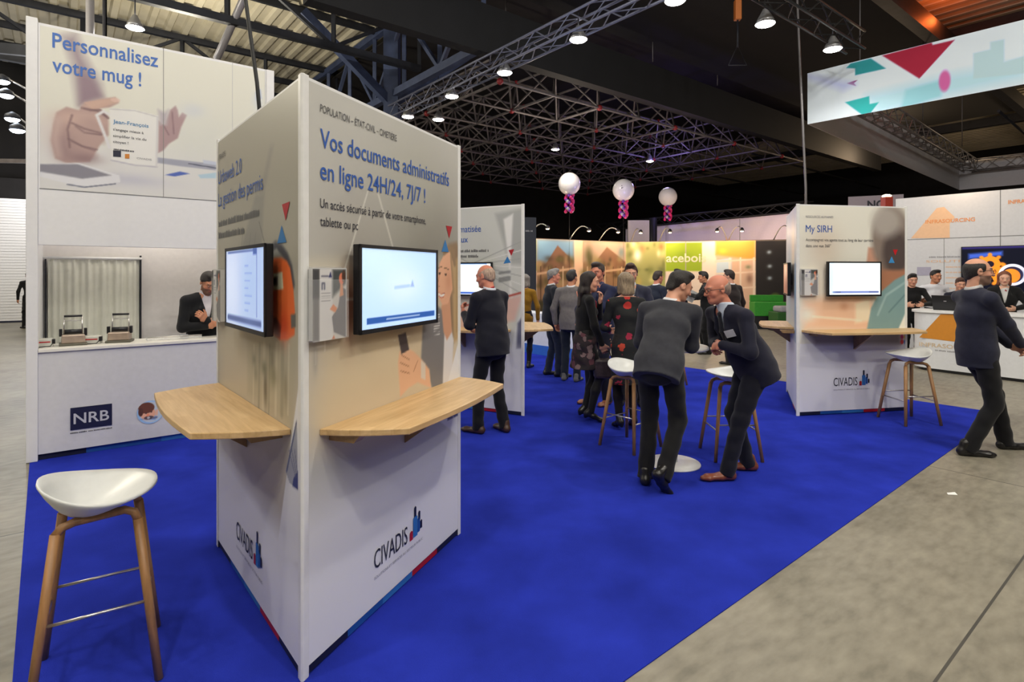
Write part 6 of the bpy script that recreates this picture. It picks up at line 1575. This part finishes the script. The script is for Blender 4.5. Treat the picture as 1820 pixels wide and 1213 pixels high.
    if badge:
        q = neck - Ub * .165 * s - Rc * .098 * s + Fc * .128 * s if badge is True else neck + V3(*badge)
        n = nrm(Fc - Rc * .45); t_ = nrm(np.cross(Uc, n)); mb = MB(); w, h = .042, .03
        vs = [q + t_ * a * w + Uc * b * h + n * c_ for c_ in (0, .004) for a, b in ((-1, -1), (1, -1), (1, 1), (-1, 1))]
        mb.add(vs, [(3, 2, 1, 0), (4, 5, 6, 7), (0, 1, 5, 4), (1, 2, 6, 5), (2, 3, 7, 6), (3, 0, 4, 7)]); o = mb.build('name_badge', mat('badge_white', (.6, .6, .62), .5)); o.parent = body
    return body, dict(hc=hc, neck=neck, arms=arms, root=root_M, s=s, chest=chest)
# ------------------------------------------------------------------ who is there
def held(P, i, off=(0, 0, 0)):
    """world place of a person's hand (0 left, 1 right)"""
    sh, el, wr, fd, hd, pn, sg = P[1]['arms'][i]; p = wr + hd * .085 * P[1]['s']
    return P[1]['root'] @ (Vector(p) + Vector(off))

FLOWER = None
def pattern_mat(name, base, spots, scale, thr):
    m = bpy.data.materials.new(name); m.use_nodes = True; nt = m.node_tree; b = nt.nodes['Principled BSDF']
    tc = nt.nodes.new('ShaderNodeTexCoord'); v = nt.nodes.new('ShaderNodeTexVoronoi'); v.inputs['Scale'].default_value = scale; v.inputs['Randomness'].default_value = .8
    ns = nt.nodes.new('ShaderNodeTexNoise'); ns.inputs['Scale'].default_value = 22; ad = nt.nodes.new('ShaderNodeVectorMath'); ad.operation = 'MULTIPLY_ADD'; ad.inputs[1].default_value = (.05, .05, .05)
    nt.links.new(tc.outputs['Object'], ns.inputs['Vector']); nt.links.new(ns.outputs['Color'], ad.inputs[0]); nt.links.new(tc.outputs['Object'], ad.inputs[2]); nt.links.new(ad.outputs[0], v.inputs['Vector'])
    lt = nt.nodes.new('ShaderNodeMath'); lt.operation = 'LESS_THAN'; lt.inputs[1].default_value = thr; nt.links.new(v.outputs['Distance'], lt.inputs[0])
    r = nt.nodes.new('ShaderNodeValToRGB'); r.color_ramp.interpolation = 'CONSTANT'; els = r.color_ramp.elements
    els[0].color = (*L3(*spots[0]), 1)
    for i, s in enumerate(spots[1:]):
        e = els[1] if i == 0 else els.new(.5); e.position = (i + 1) / len(spots); e.color = (*L3(*s), 1)
    sp = nt.nodes.new('ShaderNodeSeparateColor'); nt.links.new(v.outputs['Color'], sp.inputs[0]); nt.links.new(sp.outputs[0], r.inputs['Fac'])
    mx = nt.nodes.new('ShaderNodeMix'); mx.data_type = 'RGBA'; nt.links.new(lt.outputs[0], mx.inputs[0]); mx.inputs[6].default_value = (*L3(*base), 1); nt.links.new(r.outputs['Color'], mx.inputs[7])
    nt.links.new(mx.outputs[2], b.inputs['Base Color']); b.inputs['Roughness'].default_value = .85
    return m
M_FLOWER = pattern_mat('flowered_cloth', (16, 18, 20), ((168, 40, 34), (150, 30, 60), (176, 60, 40), (16, 18, 20)), 9.5, .38)
M_SKIRT = pattern_mat('patchwork_cloth', (38, 26, 32), ((92, 52, 60), (58, 36, 42), (30, 24, 28), (112, 92, 92)), 13, .55)
M_SHIRTP = pattern_mat('speckled_shirt', (196, 196, 194), ((150, 50, 56), (120, 126, 130), (196, 196, 194)), 14, .4)

# two men leaning on the high table
bald = person(1.88, 4.62, 180, 1.73, 'bald man with glasses, navy suit and brown shoes leaning on the high table', skin='ruddy', hair=('fringe', (150, 130, 120), -.04), top=('suit', (26, 27, 44), None, 0, .30) if False else ('suit', (27, 28, 46)), shirt=(196, 206, 222), tie=(20, 22, 34),
    legs=('trousers', (19, 20, 32)), shoes='brown', feet=((-.10, .17, 4), (.13, -.10, -10)), hips=(.0, -.10, -.03), lean=27, twist=18, head=(-12, 2, 0), hands=((-.075, .20, 1.075), (.06, .19, 1.06)), poles=((-.7, -.3, -1), (.7, -.3, -1)),
    hand_dir=((.75, .55, -.25), (-.75, .5, -.3)), palm=((.4, -.6, -.6), (-.3, -.7, -.5)), curl=(.75, .8), vox=.0085, glasses=True, girth=1.18, badge=True)
char = person(1.10, 4.40, 62, 1.80, 'man in charcoal jacket seen from behind, legs crossed, leaning on the high table', skin='fair', hair=('short', (34, 29, 27)), top=('suit', (52, 53, 60)), legs=('trousers', (17, 17, 19)), shoes='black',
    feet=((-.07, .02, 14), (.10, -.13, -24)), lift=((0, 0), (.07, 50)), hips=(.03, .02, -.02), lean=34, side=3, head=(-48, 12, 0), hands=((-.08, .58, 1.085), (.15, .62, 1.10)), poles=((-.4, -.2, -1), (.25, -1, -.35)), hand_dir=((.6, .6, .1), (-.2, .9, .15)), palm=((0, 0, -1), (-.6, 0, -.6)), vox=.0085,
    knee=((0, 1, 0), (.25, 1, 0)))
# man walking past at the right
walk = person(4.38, 5.24, -6, 1.85, 'balding bearded man with glasses and navy suit walking on the concrete at the right', skin='fair', hair=('fringe', (34, 28, 26), .052, .95), top=('suit', (34, 36, 54)), shirt=(200, 200, 200), legs=('trousers', (14, 14, 18)), shoes='black', beard=.8,
    feet=((-.13, .26, 4), (.12, -.24, -6)), lift=((0, 0), (0, 0)), hips=(0, -.08, -.06), lean=-2, head=(-16, 2, 0), hands=((-.03, .26, .955), (.05, .28, .975)), poles=((-.8, -1, -.3), (.8, -1, -.3)), hand_dir=((.5, .7, -.4), (-.4, .8, -.4)), palm=((.6, -.3, -.6), (-.6, -.3, -.6)), curl=(.7, .7), vox=.0085, glasses=True, z0=.0)
p = held(walk, 1); t = MB().ball((0, 0, 0), (.026, .026, .020), 12, 8).build('folded_tissue', mat('paper_white')); t.location = p; prop(t, 'small white wad held in the hands of the walking man', 'tissue')
# man at the screen of the rear kiosk
scr = person(-.20, 5.86, 138, 1.74, 'balding man in a navy suit with a red lanyard watching the rear kiosk screen', skin='ruddy', hair=('fringe', (176, 150, 132), .0), top=('suit', (21, 22, 34)), shirt=(206, 212, 226), legs=('trousers', (14, 14, 19)), shoes=mat('dark_brown_leather', (.055, .025, .014), .4),
    feet=((-.11, .10, 12), (.12, -.06, -16)), lean=5, head=(12, 10, 0), hands=((-.09, .33, 1.22), (.10, .28, 1.02)), poles=((-.35, -.3, -1), (.6, -.6, -.8)), hand_dir=((.2, .6, .75), (-.7, .6, .1)), palm=((.5, -.7, 0), (0, -.4, .8)), curl=(.6, .5), vox=.009, lanyard=(176, 26, 44), girth=1.12)
# the group in the middle
wom = person(.815, 6.36, 8, 1.67, 'woman with long dark hair, black top and patterned skirt standing on the carpet', skin='fair', hair=('long', (34, 24, 21)), top=('sweater', (13, 13, 15)), legs=('tights', (14, 13, 15), cloth('tights', (15, 14, 16), .6), M_SKIRT), shoes='black', fem=True,
    feet=((-.07, .02, 6), (.07, .05, -12)), lift=((.03, 14), (.03, 14)), lean=2, head=(-12, 8, 0), hands=((.02, .17, 1.33), (.14, .16, .86)), poles=((-.4, .6, -1), (1, -.8, -.2)), hand_dir=((.1, .25, .9), None), palm=((0, -1, .2), None), curl=(.7, .4), vox=.009, lanyard=(150, 26, 30))
flo = person(1.22, 6.02, 95, 1.66, 'woman with an ash blond bob and black dress with red flowers seen from behind', skin='fair', hair=('bob', (140, 122, 98)), top=('dress', (16, 18, 20), M_FLOWER), legs=('tights', (20, 16, 17), cloth('dark_tights', (24, 18, 19), .6)), shoes='black', fem=True,
    feet=((-.08, .0, 6), (.08, .03, -6)), lift=((.02, 10), (.02, 10)), lean=3, head=(6, 4, 0), hands=((-.12, .28, 1.02), (.14, .28, 1.0)), poles=((-.6, -.5, -1), (.6, -.5, -1)), vox=.009)
person(1.13, 7.22, 222, 1.78, 'man in a blue suit with a red lanyard gesturing behind the long-haired woman', skin='ruddy', hair=('short', (58, 46, 42)), top=('suit', (28, 34, 66)), shirt=(60, 66, 96), legs=('trousers', (22, 24, 40)), shoes='tan', feet=((-.11, .0, 10), (.11, .06, -10)), lean=3, head=(10, 6, 0),
    hands=((.0, .36, 1.30), (.2, .2, 1.0)), hand_dir=((.1, .3, .9), None), palm=((.4, -.8, 0), None), curl=(.2, .4), vox=.011, lanyard=(190, 34, 34))
person(1.50, 7.18, 262, 1.77, 'brown-haired man in a dark blazer facing us behind the blond bob', skin='fair', hair=('short', (64, 42, 32)), top=('suit', (50, 52, 68)), shirt=(206, 206, 210), legs=('trousers', (24, 25, 34)), feet=((-.11, .0, 10), (.11, 0, -10)), lean=2, head=(0, 10, 0), vox=.011)
person(.62, 9.15, 12, 1.72, 'grey-haired man in a dark blazer and jeans left of the grey-jacketed man', skin='ruddy', hair=('short', (128, 124, 122)), top=('suit', (30, 34, 44)), shirt=(210, 214, 220), legs=('trousers', (34, 42, 62)), feet=((-.10, -.02, 6), (.12, .10, -14)), lean=2, head=(-4, 4, 0), vox=.011)
person(.90, 8.72, 70, 1.70, 'man in a grey jacket seen from behind left of the long-haired woman', skin='tan', hair=('short', (40, 36, 34)), top=('suit', (112, 108, 108)), legs=('trousers', (26, 34, 48)), shoes=mat('grey_suede', (.12, .12, .12), .8), feet=((-.10, .0, 8), (.11, -.04, -8)), lean=2, head=(-14, 4, 0), vox=.011)
person(.21, 9.95, 70, 1.64, 'person in a mustard coat showing only beyond the edge of the rear kiosk', skin='fair', hair=('bob', (120, 112, 104)), top=('coat', (134, 96, 18)), legs=('tights', (18, 20, 30), cloth('night_tights', (18, 20, 30))), fem=True, feet=((-.09, 0, 6), (.09, 0, -6)), vox=.012, cheap=True)
# people farther back on the concrete
person(2.62, 10.4, 30, 1.70, 'dark-haired man in a navy jacket behind the head of the man in charcoal', skin='ruddy', hair=('short', (56, 44, 38)), top=('suit', (30, 36, 52)), legs=('trousers', (22, 24, 32)), feet=((-.1, 0, 8), (.1, .05, -8)), vox=.012, z0=0, cheap=True)
person(3.62, 12.1, 160, 1.74, 'dark-haired man in a navy suit facing left far behind the high table', skin='fair', hair=('short', (40, 34, 32)), top=('suit', (26, 30, 48)), shirt=(200, 210, 226), legs=('trousers', (16, 17, 22)), feet=((-.1, 0, 8), (.1, .08, -8)), vox=.012, z0=0, cheap=True, head=(14, 2, 0))
pap = person(4.03, 11.7, 168, 1.70, 'man in black holding white papers far behind the high table', skin='tan', hair=('short', (34, 30, 28)), top=('suit', (17, 17, 20)), shirt=(20, 20, 24), legs=('trousers', (14, 14, 17)), feet=((-.1, 0, 8), (.1, .05, -8)), hands=((-.05, .34, 1.22), (.16, .30, 1.12)), vox=.012, z0=0, cheap=True)
p = held(pap, 0); mb = MB(); mb.box((-.16, -.004, -.12), (.16, .004, .12)); t = mb.build('paper_sheets', mat('paper_white')); t.location = p + Vector((0, -.05, -.02)); t.rotation_euler = (.3, .45, .2); prop(t, 'white papers held by the man in black far behind the high table', 'paper')
person(4.02, 10.3, 115, 1.72, 'brown-haired person in a dark brown jacket right behind the bald man', skin='fair', hair=('short', (44, 32, 28)), top=('suit', (36, 28, 28)), legs=('trousers', (22, 20, 22)), feet=((-.1, 0, 8), (.1, .05, -8)), vox=.012, z0=0, cheap=True, head=(30, 4, 0), lean=6)
# staff and visitors at the white and orange stand
person(7.98, 10.75, 262, 1.72, 'dark-haired man in a white shirt behind the orange-marked counter', skin='tan', hair=('short', (30, 26, 25)), top=('shirt', (214, 210, 204), M_SHIRTW), legs=('trousers', (20, 20, 26)), hands=((-.22, .2, 1.08), (.32, .2, 1.16)), feet=((-.1, 0, 8), (.1, 0, -8)), vox=.012, z0=0, cheap=True, head=(8, 6, 0))
person(7.42, 10.55, 250, 1.66, 'black-haired person in black at the left end of the orange-marked counter', skin='fair', hair=('short', (20, 18, 18)), top=('sweater', (17, 17, 19)), legs=('trousers', (16, 16, 19)), hands=((-.1, .3, 1.09), (.15, .3, 1.09)), feet=((-.1, 0, 8), (.1, 0, -8)), vox=.012, z0=0, cheap=True, head=(0, 14, 0))
person(7.95, 10.1, 250, 1.58, 'brown-haired person in dark clothes behind the black laptop', skin='fair', hair=('short', (70, 44, 34)), top=('sweater', (24, 26, 40)), legs=('trousers', (20, 20, 24)), hands=((-.1, .25, 1.07), (.12, .25, 1.07)), feet=((-.1, 0, 8), (.1, 0, -8)), vox=.012, z0=0, cheap=True, head=(0, 12, 0))
spk = person(8.28, 9.55, 235, 1.70, 'auburn-haired person in a black blazer over a speckled white shirt behind the walking man', skin='pale', hair=('bob', (120, 70, 46)), top=('suit', (18, 18, 20)), shirt=(196, 196, 194), legs=('trousers', (16, 16, 18)), hands=((-.12, .25, 1.08), (.1, .25, 1.08)), feet=((-.1, 0, 8), (.1, 0, -8)), vox=.011, z0=0, cheap=True, head=(0, 12, 0), fem=True)
for c in spk[0].children:
    if c.name.startswith('shirt'): c.data.materials[0] = M_SHIRTP
# booth keeper and the passer-by at the far left
keep = person(-3.36, 6.18, 312, 1.70, 'bearded man in a black suit and open white shirt behind the mug booth counter', skin='tan', hair=('short', (34, 28, 26)), top=('suit', (19, 20, 24)), shirt=(214, 208, 212), legs=('trousers', (16, 16, 19)), feet=((-.1, 0, 8), (.1, 0, -8)), lean=8, twist=4, head=(6, 30, 0),
    hands=((.05, .27, 1.17), (.02, .25, 1.10)), hand_dir=((.5, .4, .5), (-.6, .5, .3)), palm=((.2, -.8, 0), (-.3, -.7, 0)), curl=(.7, .7), beard=.7, vox=.010, z0=0)
person(-14.62, 17.2, 150, 1.72, 'dark figure passing before the roller door at the far left', skin='tan', hair=('short', (20, 18, 18)), top=('coat', (16, 16, 18)), legs=('trousers', (14, 14, 16)), feet=((-.1, .1, 4), (.1, -.1, -4)), vox=.016, z0=0, cheap=True)
# glass on the high table by the charcoal man's hand, dark bag of the long-haired woman
t = thing('water_glass', (1.55, 5.05, 1.029), 'small pale blue cup on the high table beside the charcoal sleeve', 'cup'); MB().lathe([(.001, 0), (.028, 0), (.034, .09), (.031, .09), (.026, .005), (.001, .005)], n=18).build('cup_body', mat('pale_blue_cup', (.45, .62, .75), .2), t)
p = held(wom, 1); t = thing('handbag', p, 'dark patterned handbag hanging at the hip of the long-haired woman', 'bag'); MB().box((-.12, -.05, -.30), (.12, .05, -.08)).build('bag_body', mat('bag_dark', (.035, .022, .026), .5, noise=.5, nscale=30), t, None, .03); MB().tube([(-.08, 0, -.09), (-.05, 0, .0), (.05, 0, .0), (.08, 0, -.09)], .007, 6).build('strap', M_LEATHER['black'], t)
